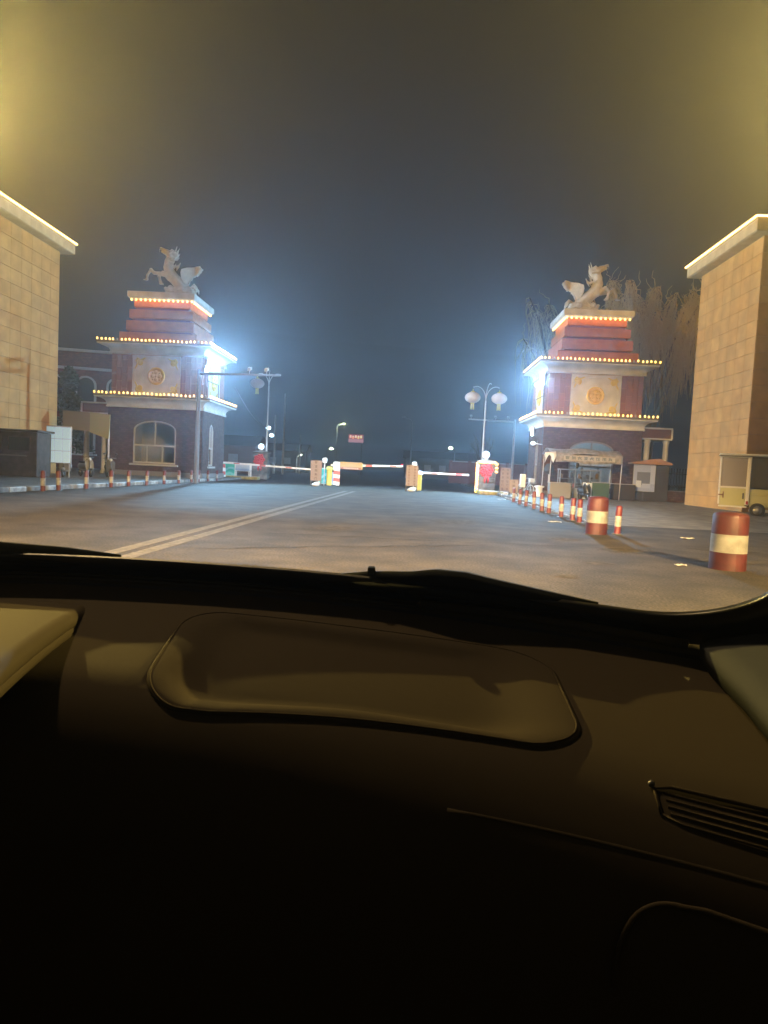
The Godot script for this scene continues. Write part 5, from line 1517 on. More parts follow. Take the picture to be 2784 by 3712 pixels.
func right_side() -> void:
	var labels := ["bollard nearest the barrier in the right row, in front of the bicycle", "second bollard from the barrier in the right row", "third bollard from the barrier in the right row, in front of the white pedestal", "fourth bollard from the barrier in the right row", "fifth bollard from the barrier in the right row", "sixth bollard from the barrier in the right row", "bollard standing alone in mid row, in front of the grey counter", "bollard in front of the scooter, the farther of a close pair", "bollard in front of the scooter, the nearer of a close pair, beside the big drum", "bollard right of the farther big drum, nearest to the car"]
	var zs := [-34.1, -32.2, -30.5, -28.5, -26.8, -25.5, -23.4, -21.8, -20.9, -17.2]
	var proto: Node3D
	for i in 10:
		var p := Vector3(5.2 if i != 9 else 5.23, 0, zs[i])
		if i == 0: proto = bollard(labels[0], p)
		else: copy(proto, labels[i], p, rng.randf() * 6.0).rotation += Vector3(rng.randf_range(-0.035, 0.035), 0, rng.randf_range(-0.035, 0.035))
	tex["bollard"] = proto
	drum("big red and white concrete drum at the near end of the bollard row", Vector3(4.66, 0, -17.0), 0.25)
	drum("big red and white concrete drum nearest to the car, at the right edge", Vector3(5.2, 0, -11.2), 0.27)
	# boards beside the right gate pier
	var bg := "brown boards beside the right gate pier"
	sign_board("info_board", "tall grey brown board with two columns of text, right beside the amber framed pier", Vector3(5.75, 0, -41.5), 0.62, 1.4, 2, 6, "cebdfa", 0.1, Color(0.5, 0.44, 0.43), bg)
	sign_board("info_board", "low framed board on legs between the tall board and the bollards", Vector3(5.85, 0, -38.6), 0.5, 0.75, 1, 3, "dba", 0.1, Color(0.55, 0.5, 0.48), bg)
	var ub := thing("utility_box", "pale upright utility box on a post behind the low framed board", "box", Vector3(6.55, 0.15, -40.0))
	part("cabinet", MB.new().box(Vector3(0, 0.9, 0), Vector3(0.3, 0.75, 0.25), 0.02).done(), M("boom_white", Color(0.75, 0.74, 0.74), 0.45), ub)
	part("post", MB.new().box(Vector3(0, 0.26, 0), Vector3(0.1, 0.52, 0.1)).done(), M("dark_steel", Color(0.06, 0.06, 0.06), 0.5), ub)
	bicycle("pale bicycle with a basket parked beyond the bollards, facing the road", Vector3(7.15, 0.15, -42.5), 0.5)
	var pd := thing("pedestal", "round white pedestal at the road side corner of the right tower", "pedestal", Vector3(7.75, 0.15, -41.2))
	part("drum", MB.new(true).lathe([Vector2(0.28, 0), Vector2(0.26, 0.08), Vector2(0.2, 0.14), Vector2(0.2, 0.5), Vector2(0.3, 0.56), Vector2(0.3, 0.62), Vector2(0.0, 0.66)], 20).done(), M("boom_white", Color(0.75, 0.74, 0.74), 0.45), pd)
	var lamp := thing("bulb_lamp", "small white bulb lamp on the right tower wall beside the road", "lamp", Vector3(7.72, 3.42, -44.0))
	part("globe", MB.new(true).ell(Vector3.ZERO, Vector3(0.15, 0.12, 0.12), 12, 8).done(), M("globe_glow", Color(0.85, 0.87, 0.9), 0.4), lamp)
	part("arm", MB.new(true).tube([Vector3(0.1, 0, 0), Vector3(0.6, -0.05, -0.05)], 0.03, 6).done(), M("boom_white", Color(0.75, 0.74, 0.74), 0.45), lamp)
	omni(lamp, Vector3.ZERO, Color(0.82, 0.92, 1.0), 1.5, 0.1)
	var pa := thing("closed_parasol", "dark closed parasol on a pole against the right tower corner", "parasol", Vector3(8.35, 0.15, -41.6))
	part("pole", MB.new(true).tube([Vector3.ZERO, Vector3(0, 1.9, 0)], 0.03, 8).done(), M("pole_grey", Color(0.5, 0.48, 0.48), 0.4), pa)
	part("canopy", MB.new(true).lathe([Vector2(0.1, 1.35), Vector2(0.32, 1.5), Vector2(0.3, 1.75), Vector2(0.16, 1.95), Vector2(0.0, 2.0)], 9).done(), M("parasol_black", Color(0.03, 0.03, 0.035), 0.7), pa)
	part("foot", MB.new(true).lathe([Vector2(0.2, 0), Vector2(0.18, 0.08), Vector2(0.04, 0.1)], 14).done(), M("dark_steel", Color(0.06, 0.06, 0.06), 0.5), pa)
	# food stall
	var st := thing("food_stall", "food stall tent with a lettered banner in front of the lit window", "stall", Vector3(10.4, 0.15, -42.0))
	var canvas := M("stall_canvas", Color(0.4, 0.37, 0.35), 0.8, {"tex": noise_tex("stain", 0.006, 5, 0.62, 1.0), "scale": 0.7, "back": Color(0.2, 0.19, 0.18)})
	var steel := M("pole_grey", Color(0.5, 0.48, 0.48), 0.4)
	for p in [Vector3(-2.15, 0, 1.1), Vector3(2.0, 0, 1.1), Vector3(-2.15, 0, -1.1), Vector3(2.0, 0, -1.1)]:
		part("post", MB.new(true).tube([p, p + Vector3(0.05, 2.6, 0)], 0.028, 6).done(), steel, st)
	part("roof_sheet", MB.new(true).slab(func(u, v): return Vector3(lerpf(-2.2, 2.05, u), 2.6 + 0.35 * sin(v * PI) - 0.05 * sin(u * PI * 3.0), lerpf(1.15, -1.15, v)), 14, 8, Vector3(0, -0.015, 0)).done(), canvas, st)
	part("banner", MB.new(true).slab(func(u, v): return Vector3(lerpf(-1.85, 2.05, u), lerpf(2.08 + 0.05 * sin(u * 9.0), 2.6 - 0.04 * sin(u * PI), v), 1.17 + 0.04 * sin(u * 14.0)), 24, 4, Vector3(0, 0, -0.012)).done(), canvas, st)
	part("torn_flap", MB.new(true).slab(func(u, v): return Vector3(lerpf(-2.5, -1.85, u), lerpf(2.0 + 0.5 * absf(sin(u * 4.0)), 2.62 + 0.1 * u, v), 1.2 + 0.12 * sin(u * 7.0 + v * 4.0)), 10, 6, Vector3(0, 0, -0.012)).done(), M("torn_white", Color(0.68, 0.68, 0.68), 0.8), st)
	var im := Image.create(320, 36, false, Image.FORMAT_RGB8)
	im.fill(Color(0.65, 0.63, 0.61))
	for k in 8: strokes(im, ["e", "b", "c", "a", "g", "d", "b", "c"][k], 12 + k * 38, 5, 26, Color(0.3, 0.36, 0.4), 4)
	part("banner_print", printed(3.0, 0.28), print_mat("banner_print", im), st, Vector3(0.1, 2.36, 1.225))
	part("hanging_bag", MB.new(true).ell(Vector3(-0.55, 2.0, 1.0), Vector3(0.12, 0.24, 0.1), 10, 8).done(), M("parasol_black", Color(0.03, 0.03, 0.035), 0.7), st)
	counter("grey steel counter under the left end of the stall tent", Vector3(8.85, 0.15, -40.8), Vector3(1.25, 0.86, 0.7), M("counter_grey", Color(0.22, 0.22, 0.23), 0.5))
	var gc := counter("green counter with black writing on its white end panel, in front of the stall", Vector3(11.1, 0.15, -40.6), Vector3(1.0, 0.98, 0.8), M("counter_green", Color(0.045, 0.1, 0.07), 0.55))
	var pm := MB.new()
	pm.box(Vector3(-0.74, 0.49, 0.36), Vector3(0.52, 0.96, 0.06), 0.01)
	part("end_panel", pm.done(), M("boom_white", Color(0.75, 0.74, 0.74), 0.45), gc)
	im = Image.create(64, 120, false, Image.FORMAT_RGB8)
	im.fill(Color(0.84, 0.87, 0.87))
	for k in 3: strokes(im, ["d", "c", "d"][k], 8 + 4 * k, 4 + k * 38, 40, Color(0.08, 0.09, 0.1), 5)
	strokes(im, "g", 30, 84, 28, Color(0.08, 0.09, 0.1), 4)
	part("end_print", printed(0.48, 0.9), print_mat("end_print", im), gc, Vector3(-0.74, 0.49, 0.393))
	var ci := thing("display_cabinet", "glass display cabinet behind the counters, under the banner", "cabinet", Vector3(10.2, 0.15, -42.2))
	var cf := MB.new()
	for x in [-1.1, -0.2, 0.7, 1.3]:
		cf.box(Vector3(x, 1.15, 0.3), Vector3(0.05, 1.1, 0.05)).box(Vector3(x, 1.15, -0.3), Vector3(0.05, 1.1, 0.05))
	cf.box(Vector3(0.1, 1.7, 0), Vector3(2.5, 0.06, 0.7)).box(Vector3(0.1, 1.15, 0), Vector3(2.4, 0.03, 0.6)).box(Vector3(0.1, 0.3, 0), Vector3(2.5, 0.6, 0.7))
	part("frame", cf.done(), M("cabinet_frame", Color(0.3, 0.32, 0.33), 0.4, {"metal": 0.4}), ci)
	for k in 3:
		part("pane", MB.new().box(Vector3([-0.65, 0.25, 1.0][k], 1.15, 0.31), Vector3([0.84, 0.84, 0.54][k], 1.04, 0.006)).done(), glass("tower_glass", 0.12), ci)
	var goods := [Color(0.3, 0.2, 0.12), Color(0.5, 0.45, 0.4), Color(0.12, 0.13, 0.15), Color(0.35, 0.1, 0.08)]
	var ordn := ["first", "second", "third", "fourth", "fifth", "sixth", "seventh", "eighth", "ninth"]
	for k in 9:
		var pot := thing("cooking_pot", "%s from the left of the pots in the stall cabinet, on its %s shelf" % [ordn[k], "lower" if k % 2 else "upper"], "pot", Vector3(9.25 + k * 0.26, 0.15 + (0.62 if k % 2 else 1.18), -42.2 + 0.1 * (k % 3)), 0.0, "pots and jars in the stall's cabinet")
		part("body", MB.new(true).lathe([Vector2(0.07, 0), Vector2(0.1, 0.02), Vector2(0.1, 0.2 + 0.05 * (k % 3)), Vector2(0.07, 0.24 + 0.05 * (k % 3)), Vector2(0, 0.26 + 0.05 * (k % 3))], 12).done(), M("pot_%d" % (k % 4), goods[k % 4], 0.4), pot)
	scooter("dark electric scooter parked nose to the road between the two counters", Vector3(10.0, 0.1, -39.6), 0.15, Color(0.03, 0.035, 0.045))
	counter("black counter at the right end of the stall", Vector3(13.0, 0.15, -42.2), Vector3(1.3, 0.95, 0.7), M("counter_black", Color(0.035, 0.03, 0.03), 0.6))
	# notice kiosk with a small tiled roof
	var k2 := thing("notice_kiosk", "dark kiosk with sloping roof and pale front poster, right of the stall", "kiosk", Vector3(14.6, 0.15, -43.0), -0.12)
	part("body", MB.new().box(Vector3(0.35, 1.1, -0.4), Vector3(1.9, 2.2, 1.2), 0.02).done(), M("kiosk_dark", Color(0.05, 0.045, 0.04), 0.8), k2)
	part("roof", MB.new().prism(PackedVector2Array([Vector2(-0.95, 2.25), Vector2(1.4, 2.25), Vector2(1.35, 2.36), Vector2(0.55, 2.62), Vector2(-0.95, 2.34)]), 1.8, Transform3D(Basis(), Vector3(0, 0, -0.3))).done(), M("kiosk_roof", Color(0.3, 0.16, 0.1), 0.8), k2)
	im = Image.create(64, 96, false, Image.FORMAT_RGB8)
	im.fill(Color(0.62, 0.66, 0.8))
	im.fill_rect(Rect2i(10, 30, 40, 46), Color(0.42, 0.44, 0.52))
	im.fill_rect(Rect2i(8, 60, 16, 24), Color(0.78, 0.8, 0.86))
	im.fill_rect(Rect2i(26, 70, 26, 16), Color(0.68, 0.72, 0.84))
	im.fill_rect(Rect2i(50, 0, 14, 70), Color(0.7, 0.73, 0.85))
	part("poster_frame", MB.new().box(Vector3(-0.15, 1.45, 0.23), Vector3(1.3, 1.75, 0.05), 0.01).done(), M("poster_edge", Color(0.4, 0.42, 0.5), 0.5), k2)
	part("poster", printed(1.24, 1.69), print_mat("kiosk_print", im), k2, Vector3(-0.15, 1.45, 0.258))
	part("foot", MB.new().box(Vector3(-0.15, 0.3, 0.2), Vector3(0.08, 0.6, 0.08)).done(), M("dark_steel", Color(0.06, 0.06, 0.06), 0.5), k2)
	# iron fence on its low wall
	var fe := thing("iron_fence", "dark iron fence on a low brick wall beside the right gate wall", "fence", Vector3(16.6, 0.15, -43.0))
	part("low_wall", MB.new().box(Vector3(0, 0.33, 0), Vector3(2.2, 0.66, 0.35), 0.02).done(), M("dark_brick", Color(0.11, 0.066, 0.053), 0.85), fe)
	part("coping", MB.new().box(Vector3(0, 0.69, 0), Vector3(2.26, 0.06, 0.42), 0.015).done(), M("joint_grey", Color(0.16, 0.17, 0.17), 0.9), fe)
	for y in [0.95, 1.75]: part("rail", MB.new().box(Vector3(0, y, 0), Vector3(2.1, 0.05, 0.04)).done(), M("iron", Color(0.025, 0.022, 0.02), 0.6), fe)
	for k in 12: part("bar", MB.new().box(Vector3(-1.0 + k * 0.175, 1.36, 0.0), Vector3(0.03, 1.3, 0.03)).box(Vector3(-1.0 + k * 0.175, 2.04, 0), Vector3(0.05, 0.1, 0.05), 0.02).done(), M("iron", Color(0.025, 0.022, 0.02), 0.6), fe)
	part("post", MB.new().box(Vector3(1.12, 1.15, 0), Vector3(0.18, 2.3, 0.18), 0.03).done(), M("iron", Color(0.025, 0.022, 0.02), 0.6), fe)
	# enclosed yellow and white cart
	var c := thing("enclosed_cart", "white framed cart with yellow lower panels and dark windows at the right edge", "three-wheeler", Vector3(13.75, 0.1, -29.6), -0.42)
	c.scale = Vector3.ONE * 0.9
	var wf := M("cart_white", Color(0.62, 0.6, 0.55), 0.45)
	var ye := M("cart_yellow", Color(0.42, 0.4, 0.17), 0.45)
	var dk := M("cart_interior", Color(0.035, 0.03, 0.02), 0.8)
	part("door_frame", MB.new().box(Vector3(-0.6, 1.65, 0.0), Vector3(0.08, 2.3, 0.08), 0.015).box(Vector3(0.6, 1.65, 0.0), Vector3(0.17, 2.3, 0.1), 0.03).box(Vector3(0, 2.76, 0.0), Vector3(1.15, 0.08, 0.08)).box(Vector3(0, 1.32, 0.0), Vector3(1.15, 0.08, 0.08)).box(Vector3(0, 0.42, 0.0), Vector3(1.2, 0.07, 0.1)).done(), wf, c)
	part("door_window", MB.new().box(Vector3(-0.02, 2.04, -0.01), Vector3(1.08, 1.36, 0.012)).done(), M("film_window", Color(0.2, 0.17, 0.16), 0.25), c)
	var dp := part("door_panel", MB.new().box(Vector3(-0.02, 0.87, -0.005), Vector3(1.08, 0.82, 0.05), 0.01).done(), ye, c)
	part("handle", MB.new().box(Vector3(-0.42, 0.95, 0.05), Vector3(0.05, 0.3, 0.04), 0.01).box(Vector3(-0.52, 0.95, 0.08), Vector3(0.22, 0.06, 0.05), 0.015).done(), M("rust_handle", Color(0.18, 0.08, 0.04), 0.6), dp)
	part("hinge", MB.new().box(Vector3(0.42, 0.93, 0.035), Vector3(0.06, 0.28, 0.03), 0.01).done(), M("dark_steel", Color(0.06, 0.06, 0.06), 0.5), dp)
	part("roof", MB.new().box(Vector3(1.3, 2.85, -0.75), Vector3(4.0, 0.1, 1.7), 0.04).done(), wf, c)
	part("side_body", MB.new().box(Vector3(2.0, 0.85, -0.06), Vector3(2.6, 0.85, 0.08), 0.03).done(), ye, c)
	part("side_window", MB.new().box(Vector3(2.0, 2.05, -0.09), Vector3(2.6, 1.4, 0.02)).done(), M("cart_glass", Color(0.05, 0.042, 0.02), 0.2), c)
	part("cabin", MB.new().box(Vector3(1.3, 1.6, -1.0), Vector3(3.8, 2.35, 1.2), 0.05).done(), dk, c)
	part("tail_lamp", MB.new().box(Vector3(0.6, 0.62, 0.07), Vector3(0.1, 0.16, 0.04), 0.01).done(), M("lamp_red", Color(0.3, 0.02, 0.02), 0.2), c)
	part("roof_gutter", MB.new().box(Vector3(1.3, 2.78, 0.12), Vector3(4.04, 0.04, 0.05), 0.01).done(), M("dark_steel", Color(0.06, 0.06, 0.06), 0.5), c)
	part("side_rib", MB.new().box(Vector3(2.0, 0.98, -0.005), Vector3(2.6, 0.04, 0.03), 0.01).box(Vector3(2.0, 0.62, -0.005), Vector3(2.6, 0.04, 0.03), 0.01).done(), ye, c)
	part("window_post", MB.new().box(Vector3(1.75, 2.05, -0.06), Vector3(0.07, 1.4, 0.06), 0.01).done(), wf, c)
	part("sill", MB.new().box(Vector3(2.0, 0.28, -0.05), Vector3(2.6, 0.12, 0.1), 0.02).done(), wf, c)
	for x in [1.05, 2.9]: wheel_disc(c, Vector3(x, 0.3, 0.02), 0.33, Basis(Vector3.RIGHT, PI / 2))
	# litter
	var paper := M("paper", Color(0.5, 0.49, 0.46), 0.8)
	var q := [["crumpled white paper on the road beside the right bollards", Vector3(4.4, 0.01, -20.6), 0.26], ["scrap of white paper lying on the forecourt between the two drums", Vector3(6.8, 0.02, -16.8), 0.2], ["white paper scrap at the foot of the nearest drum", Vector3(4.5, 0.01, -11.3), 0.12], ["pale rag lying on the road near the low framed board", Vector3(5.0, 0.01, -37.0), 0.3]]
	for e in q:
		var r := RandomNumberGenerator.new()
		r.seed = int(e[2] * 1000)
		var ph := r.randf() * 6.0
		tag(_at(part("paper_scrap", MB.new().slab(func(u, v): return Vector3((u - 0.5) * e[2] * 1.5, 0.012 + 0.012 * sin(u * 8.0 + ph) * cos(v * 6.0), (0.5 - v) * e[2] * 0.6), 7, 5, Vector3(0, -0.006, 0)).done(), paper, self), e[1]), e[0], "litter", "paper litter on the ground")
	bare_tree("tall bare willow with drooping twigs behind the right tower", Vector3(17.6, 0.1, -52.0), 16.0, 3.9, 3200, 21, Color(0.46, 0.36, 0.18))
	bare_tree("dim bare willow seen behind the stepped roof of the right tower", Vector3(12.6, 0.1, -60.0), 17.0, 4.5, 700, 22, Color(0.46, 0.36, 0.18))

func _at(o: Node3D, p: Vector3) -> Node3D:
	o.position = p
	return o

func counter(label: String, at: Vector3, s: Vector3, m: Material) -> Node3D:
	var t := thing("counter", label, "counter", at)
	part("body", MB.new().box(Vector3(0, s.y * 0.5, 0), s, 0.02).done(), m, t)
	part("top", MB.new().box(Vector3(0, s.y + 0.018, 0), Vector3(s.x + 0.06, 0.035, s.z + 0.06), 0.01).done(), M("counter_top", Color(0.4, 0.39, 0.36), 0.4), t)
	return t

func left_side() -> void:
	var zs := [-22.95, -24.0, -26.1, -28.3, -30.1, -32.2, -34.5, -36.7, -38.9, -40.2, -42.1, -44.1]
	var ord := ["first", "second", "third", "fourth", "fifth", "sixth", "seventh", "eighth", "ninth", "tenth", "eleventh", "twelfth"]
	for i in 12:
		copy(tex["bollard"], "%s bollard of the left row counted from the left edge" % ord[i], Vector3(-12.5, 0, zs[i]), rng.randf() * 6.0).rotation += Vector3(rng.randf_range(-0.03, 0.03), 0, rng.randf_range(-0.03, 0.03))
	# dark booth shape read into a dark area; keeps the wall foot dark
	var v := thing("roadside_booth", "dark roadside booth with two black windows at the left edge", "booth", Vector3(-18.95, 0.15, -31.4), 0.08)
	var pt := M("booth_board", Color(0.07, 0.06, 0.055), 0.75, {"tex": noise_tex("stain", 0.006, 5, 0.62, 1.0), "scale": 0.6})
	part("body", MB.new().box(Vector3(0, 1.05, -0.8), Vector3(2.9, 2.1, 1.5), 0.03).done(), pt, v)
	part("roof", MB.new().box(Vector3(0, 2.16, -0.75), Vector3(3.15, 0.1, 1.85), 0.03).done(), pt, v)
	for x in [-0.7, 0.62]:
		var wf := part("window_frame", MB.new().box(Vector3(x, 1.86, -0.03), Vector3(1.06, 0.06, 0.08), 0.01).box(Vector3(x, 1.2, -0.03), Vector3(1.06, 0.06, 0.08), 0.01).box(Vector3(x - 0.5, 1.53, -0.03), Vector3(0.06, 0.6, 0.08), 0.01).box(Vector3(x + 0.5, 1.53, -0.03), Vector3(0.06, 0.6, 0.08), 0.01).done(), pt, v)
		part("pane", MB.new().box(Vector3(x, 1.53, -0.045), Vector3(0.94, 0.6, 0.012)).done(), M("dark_pane", Color(0.02, 0.03, 0.025), 0.1), wf)
	part("counter_ledge", MB.new().box(Vector3(-0.1, 0.98, 0.08), Vector3(2.2, 0.06, 0.3), 0.015).done(), M("booth_ledge", Color(0.14, 0.13, 0.12), 0.6), v)
	scooter("grey electric scooter parked below the pale blue light box at left", Vector3(-17.3, 0.15, -33.9), 0.25, Color(0.2, 0.2, 0.2))
	light_box("upright pale blue light box on a stand, right of the dark booth", Vector3(-17.35, 0.15, -33.2), 0.1)
	scooter("black scooter with a bright fender parked near the left tower", Vector3(-16.3, 0.15, -36.6), 0.6, Color(0.04, 0.045, 0.05))
	scooter("dark scooter behind the pale blue light box, partly hidden", Vector3(-17.3, 0.15, -36.0), 0.9, Color(0.07, 0.07, 0.06))
	# green awning board between the gate wall and the tower
	var a := thing("awning_board", "dull yellow green awning board between the left gate wall and the tower", "awning", Vector3(-18.2, 0.15, -38.5), 0.0)
	part("panel", MB.new().prism(PackedVector2Array([Vector2(-0.1, 2.45), Vector2(1.0, 2.1), Vector2(1.05, 3.5), Vector2(-0.1, 3.6)]), 0.08).done(), M("awning_green", Color(0.3, 0.3, 0.13), 0.7), a)
	part("panel", MB.new().prism(PackedVector2Array([Vector2(-1.7, 2.6), Vector2(-0.12, 2.5), Vector2(-0.12, 3.58), Vector2(-1.7, 3.62)]), 0.08, Transform3D(Basis(), Vector3(0, 0, -0.05))).done(), M("awning_olive", Color(0.2, 0.18, 0.09), 0.7), a)
	for x in [-1.6, 0.95]: part("post", MB.new(true).tube([Vector3(x, 0, -0.1), Vector3(x, 3.5, -0.1)], 0.05, 8).done(), M("pole_grey", Color(0.5, 0.48, 0.48), 0.4), a)
	# red brick house behind
	var h := thing("brick_house", "dim red brick house with white arched windows behind the left tower", "house", Vector3(-28.0, 0, -58.0), 0.25)
	var br := M("dim_brick", Color(0.19, 0.07, 0.055), 0.85, {"tex": brick_tex(), "scale": 0.5})
	var wt := M("house_trim", Color(0.45, 0.42, 0.4), 0.7)
	part("wall", MB.new().box(Vector3(0, 5.0, -3.0), Vector3(13.0, 10.0, 6.0)).done(), br, h)
	for y in [8.6, 10.1]: part("string_course", MB.new().box(Vector3(0, y, 0.04), Vector3(13.2, 0.22, 0.3), 0.03).done(), wt, h)
	for k in 5:
		for y in [1.4, 5.2]:
			var fm := MB.new()
			var o := arch_poly(0.85, 0, 2.0, 2.8)
			var n := arch_poly(0.68, 0.14, 2.0, 2.65)
			for i in o.size():
				var j := (i + 1) % o.size()
				fm.prism(PackedVector2Array([o[i], o[j], n[j], n[i]]), 0.2, Transform3D(Basis(), Vector3(-5.0 + k * 2.5, y, 0.05)))
			fm.box(Vector3(-5.0 + k * 2.5, y - 0.1, 0.08), Vector3(2.0, 0.16, 0.34), 0.02)
			var w := part("window", fm.done(), wt, h)
			part("pane", MB.new().prism(n, 0.02, Transform3D(Basis(), Vector3(-5.0 + k * 2.5, y, 0.02))).done(), M("dark_pane", Color(0.02, 0.03, 0.025), 0.1), w)
	leafy_tree("dark leafy tree between the left gate wall and the brick house", Vector3(-25.4, 0.1, -50.0), 7.5, 1.7, 31)

func far_things() -> void:
	street_lamp("far street lamp with a lit head, right behind the right barrier arm", Vector3(7.0, 0, -110.0), 5.2, Vector3(-0.7, 0, 0), Color(0.9, 1.0, 0.8), 60.0, 30.0, 0.45, true)
	street_lamp("far street lamp with a lit head, left of the red billboard", Vector3(-13.6, 0, -110.0), 4.2, Vector3(0.8, 0, 0), Color(0.95, 1.0, 0.75), 60.0, 30.0, 0.4, true)
	street_lamp("tall far street lamp whose lit head shows above the red billboard", Vector3(-14.2, 0, -130.0), 9.5, Vector3(1.2, 0, 0), Color(0.95, 1.0, 0.75), 40.0, 16.0, 0.32, true)
	street_lamp("small far lamp low behind the left barrier arm", Vector3(-17.5, 0, -105.0), 2.9, Vector3(0.6, 0, 0), Color(0.95, 1.0, 0.9), 12.0, 14.0, 0.28, true)
	street_lamp("unlit far street lamp pole in the middle of the view", Vector3(0.0, 0, -92.0), 8.3, Vector3(-1.2, 0, 0), Color(1, 1, 1), 0.0, 0.0)
	var poles := [[-15.9, -85.0, 10.0], [-17.6, -88.0, 7.5], [-15.6, -96.0, 5.5]]
	var pl := ["tallest of the three thin poles right of the left lamp post", "middle thin pole just right of the left lamp post", "shortest of the three thin poles right of the left lamp post"]
	for k in 3:
		tag(_at(part("utility_pole", MB.new(true).lathe([Vector2(0.16, 0), Vector2(0.11, poles[k][2]), Vector2(0, poles[k][2] + 0.05)], 8).done(), M("pole_concrete", Color(0.35, 0.34, 0.33), 0.8), self), Vector3(poles[k][0], 0, poles[k][1])), pl[k], "pole", "thin poles down the road")
	# lit string lamps on a wire from the left tower
	var w := thing("lamp_wire", "sagging wire with two small lamps from the left tower to the lamp post", "wire", Vector3(-12.9, 0, -48.0))
	var pts := []
	for i in 11:
		var q := i / 10.0
		pts.append(Vector3(lerpf(0.1, -2.9, q), lerpf(6.6, 5.2, q) - 0.6 * sin(q * PI), lerpf(-1.0, -27.0, q)))
	part("wire", MB.new(true).tube(pts, 0.03, 5).done(), M("wire_pale", Color(0.3, 0.3, 0.32), 0.6), w)
	for p in [Vector3(-2.9, 5.2, -27.2), Vector3(-3.5, 4.6, -32.0)]:
		part("lamp", MB.new(true).ell(p, Vector3(0.28, 0.2, 0.2), 10, 6).done(), M("wire_lamp", Color(0.8, 0.8, 0.8), 0.3, {"emit": Color(0.85, 0.95, 1.0), "energy": 7.0}), w)
		omni(w, p, Color(0.85, 0.95, 1.0), 12.0, 0.1)
	# lit billboard
	var im := Image.create(96, 48, false, Image.FORMAT_RGB8)
	im.fill(Color(0.5, 0.25, 0.27))
	for k in 5:
		im.fill_rect(Rect2i(6 + k * 17, 6 + (k % 2) * 4, 12, 16), Color(0.95, 0.5 + 0.07 * k, 0.35))
		strokes(im, ["a", "c", "e", "b", "d"][k], 7 + k * 17, 8, 12, Color(0.98, 0.8, 0.7), 2)
	im.fill_rect(Rect2i(0, 28, 96, 20), Color(0.62, 0.42, 0.44))
	var bb := thing("billboard", "lit red billboard hanging in the distance over the road", "billboard", Vector3(-9.7, 0, -120.0))
	part("case", MB.new().box(Vector3(0, 6.38, -0.1), Vector3(2.75, 1.55, 0.18), 0.03).done(), M("dark_steel", Color(0.06, 0.06, 0.06), 0.5), bb)
	part("screen", printed(2.62, 1.42), print_mat("billboard_print", im, 0.4, 1.1), bb, Vector3(0, 6.38, 0.0))
	part("mast", MB.new(true).tube([Vector3(1.0, 0, -0.2), Vector3(1.0, 6.0, -0.2)], 0.12, 8).done(), M("lamp_pole", Color(0.3, 0.31, 0.32), 0.5), bb)
	var al := AreaLight3D.new()
	al.name = "screen_glow"
	al.light_color = Color(1.0, 0.5, 0.45)
	al.light_energy = 1.5
	al.area_size = Vector2(2.6, 1.4)
	al.area_range = 60.0
	al.shadow_enabled = true
	al.transform = Transform3D(Basis.looking_at(Vector3(0, 0, 1)), Vector3(0, 6.38, 0.06))
	bb.add_child(al, true)
	# low houses and wall far off
	var hs := [["low dim house behind the white railing at left", Vector3(-22.5, 0, -82.0), Vector3(9.0, 3.2, 6.0), Color(0.16, 0.12, 0.12)], ["long dull red wall beyond the right barrier arm", Vector3(9.5, 0, -84.0), Vector3(9.5, 2.6, 0.5), Color(0.2, 0.09, 0.08)], ["low dark shed farther beyond the dull red wall", Vector3(6.0, 0, -118.0), Vector3(14.0, 3.4, 5.0), Color(0.1, 0.1, 0.1)], ["far dark row of sheds left of the road", Vector3(-24.0, 0, -120.0), Vector3(12.0, 3.6, 6.0), Color(0.1, 0.1, 0.11)]]
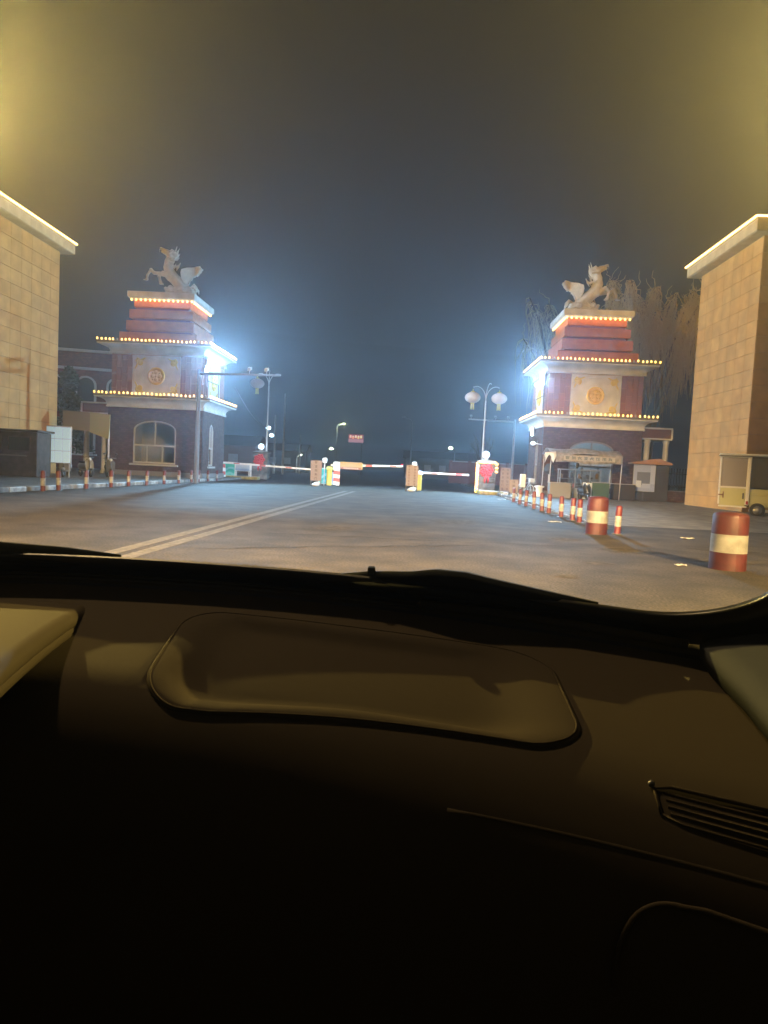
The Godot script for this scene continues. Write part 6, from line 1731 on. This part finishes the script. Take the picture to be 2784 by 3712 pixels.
	for i in 4:
		var e: Array = hs[i]
		var wall_like := i == 1
		var h := thing("far_wall" if wall_like else "low_house", e[0], "wall" if wall_like else "house", e[1])
		part("wall", MB.new().box(Vector3(0, e[2].y * 0.5, 0), e[2]).done(), M("far_%d" % i, e[3], 0.85), h)
		if wall_like:
			part("coping", MB.new().box(Vector3(0, e[2].y + 0.06, 0), Vector3(e[2].x + 0.1, 0.12, 0.7), 0.02).done(), M("house_trim", Color(0.45, 0.42, 0.4), 0.7), h)
			for k in 5: part("pier", MB.new().box(Vector3(-4.6 + k * 2.3, 1.4, 0.3), Vector3(0.4, 2.8, 0.3), 0.02).done(), M("far_1", e[3], 0.85), h)
		else:
			part("roof", MB.new().prism(PackedVector2Array([Vector2(-e[2].z * 0.62, e[2].y), Vector2(e[2].z * 0.62, e[2].y), Vector2(0, e[2].y + 1.3)]), e[2].x + 0.6, Transform3D(Basis(Vector3.UP, PI / 2), Vector3.ZERO)).done(), M("far_roof", Color(0.12, 0.11, 0.11), 0.85), h)
			for k in int(e[2].x / 2.6):
				part("window", MB.new().box(Vector3(-e[2].x * 0.5 + 1.4 + k * 2.5, e[2].y * 0.52, e[2].z * 0.5 + 0.02), Vector3(1.1, 1.1, 0.06), 0.01).done(), M("far_window", Color(0.25, 0.26, 0.28), 0.3), h)
	bare_tree("small pale bare tree beyond the barrier right of the road", Vector3(9.5, 0, -92.0), 6.5, 2.2, 160, 41, Color(0.3, 0.28, 0.24))
	# unseen lamp in the right tower, placed to light its window
	var cl := thing("ceiling_lamp", "lit tube lamp on the ceiling inside the right tower", "lamp", Vector3(11.43, 4.3, -46.2))
	part("tube", MB.new(true).tube([Vector3(-0.22, 0, 0), Vector3(0.22, 0, 0)], 0.04, 8).done(), M("tube_glow", Color(0.9, 0.9, 0.9), 0.3, {"emit": Color(0.85, 0.95, 1.0), "energy": 12.0}), cl)
	part("tray", MB.new().box(Vector3(0, 0.06, 0), Vector3(0.6, 0.03, 0.12), 0.005).done(), M("boom_white", Color(0.75, 0.74, 0.74), 0.45), cl)
	omni(cl, Vector3(0, 0, 0), Color(0.8, 0.92, 1.0), 5.0, 0.1)
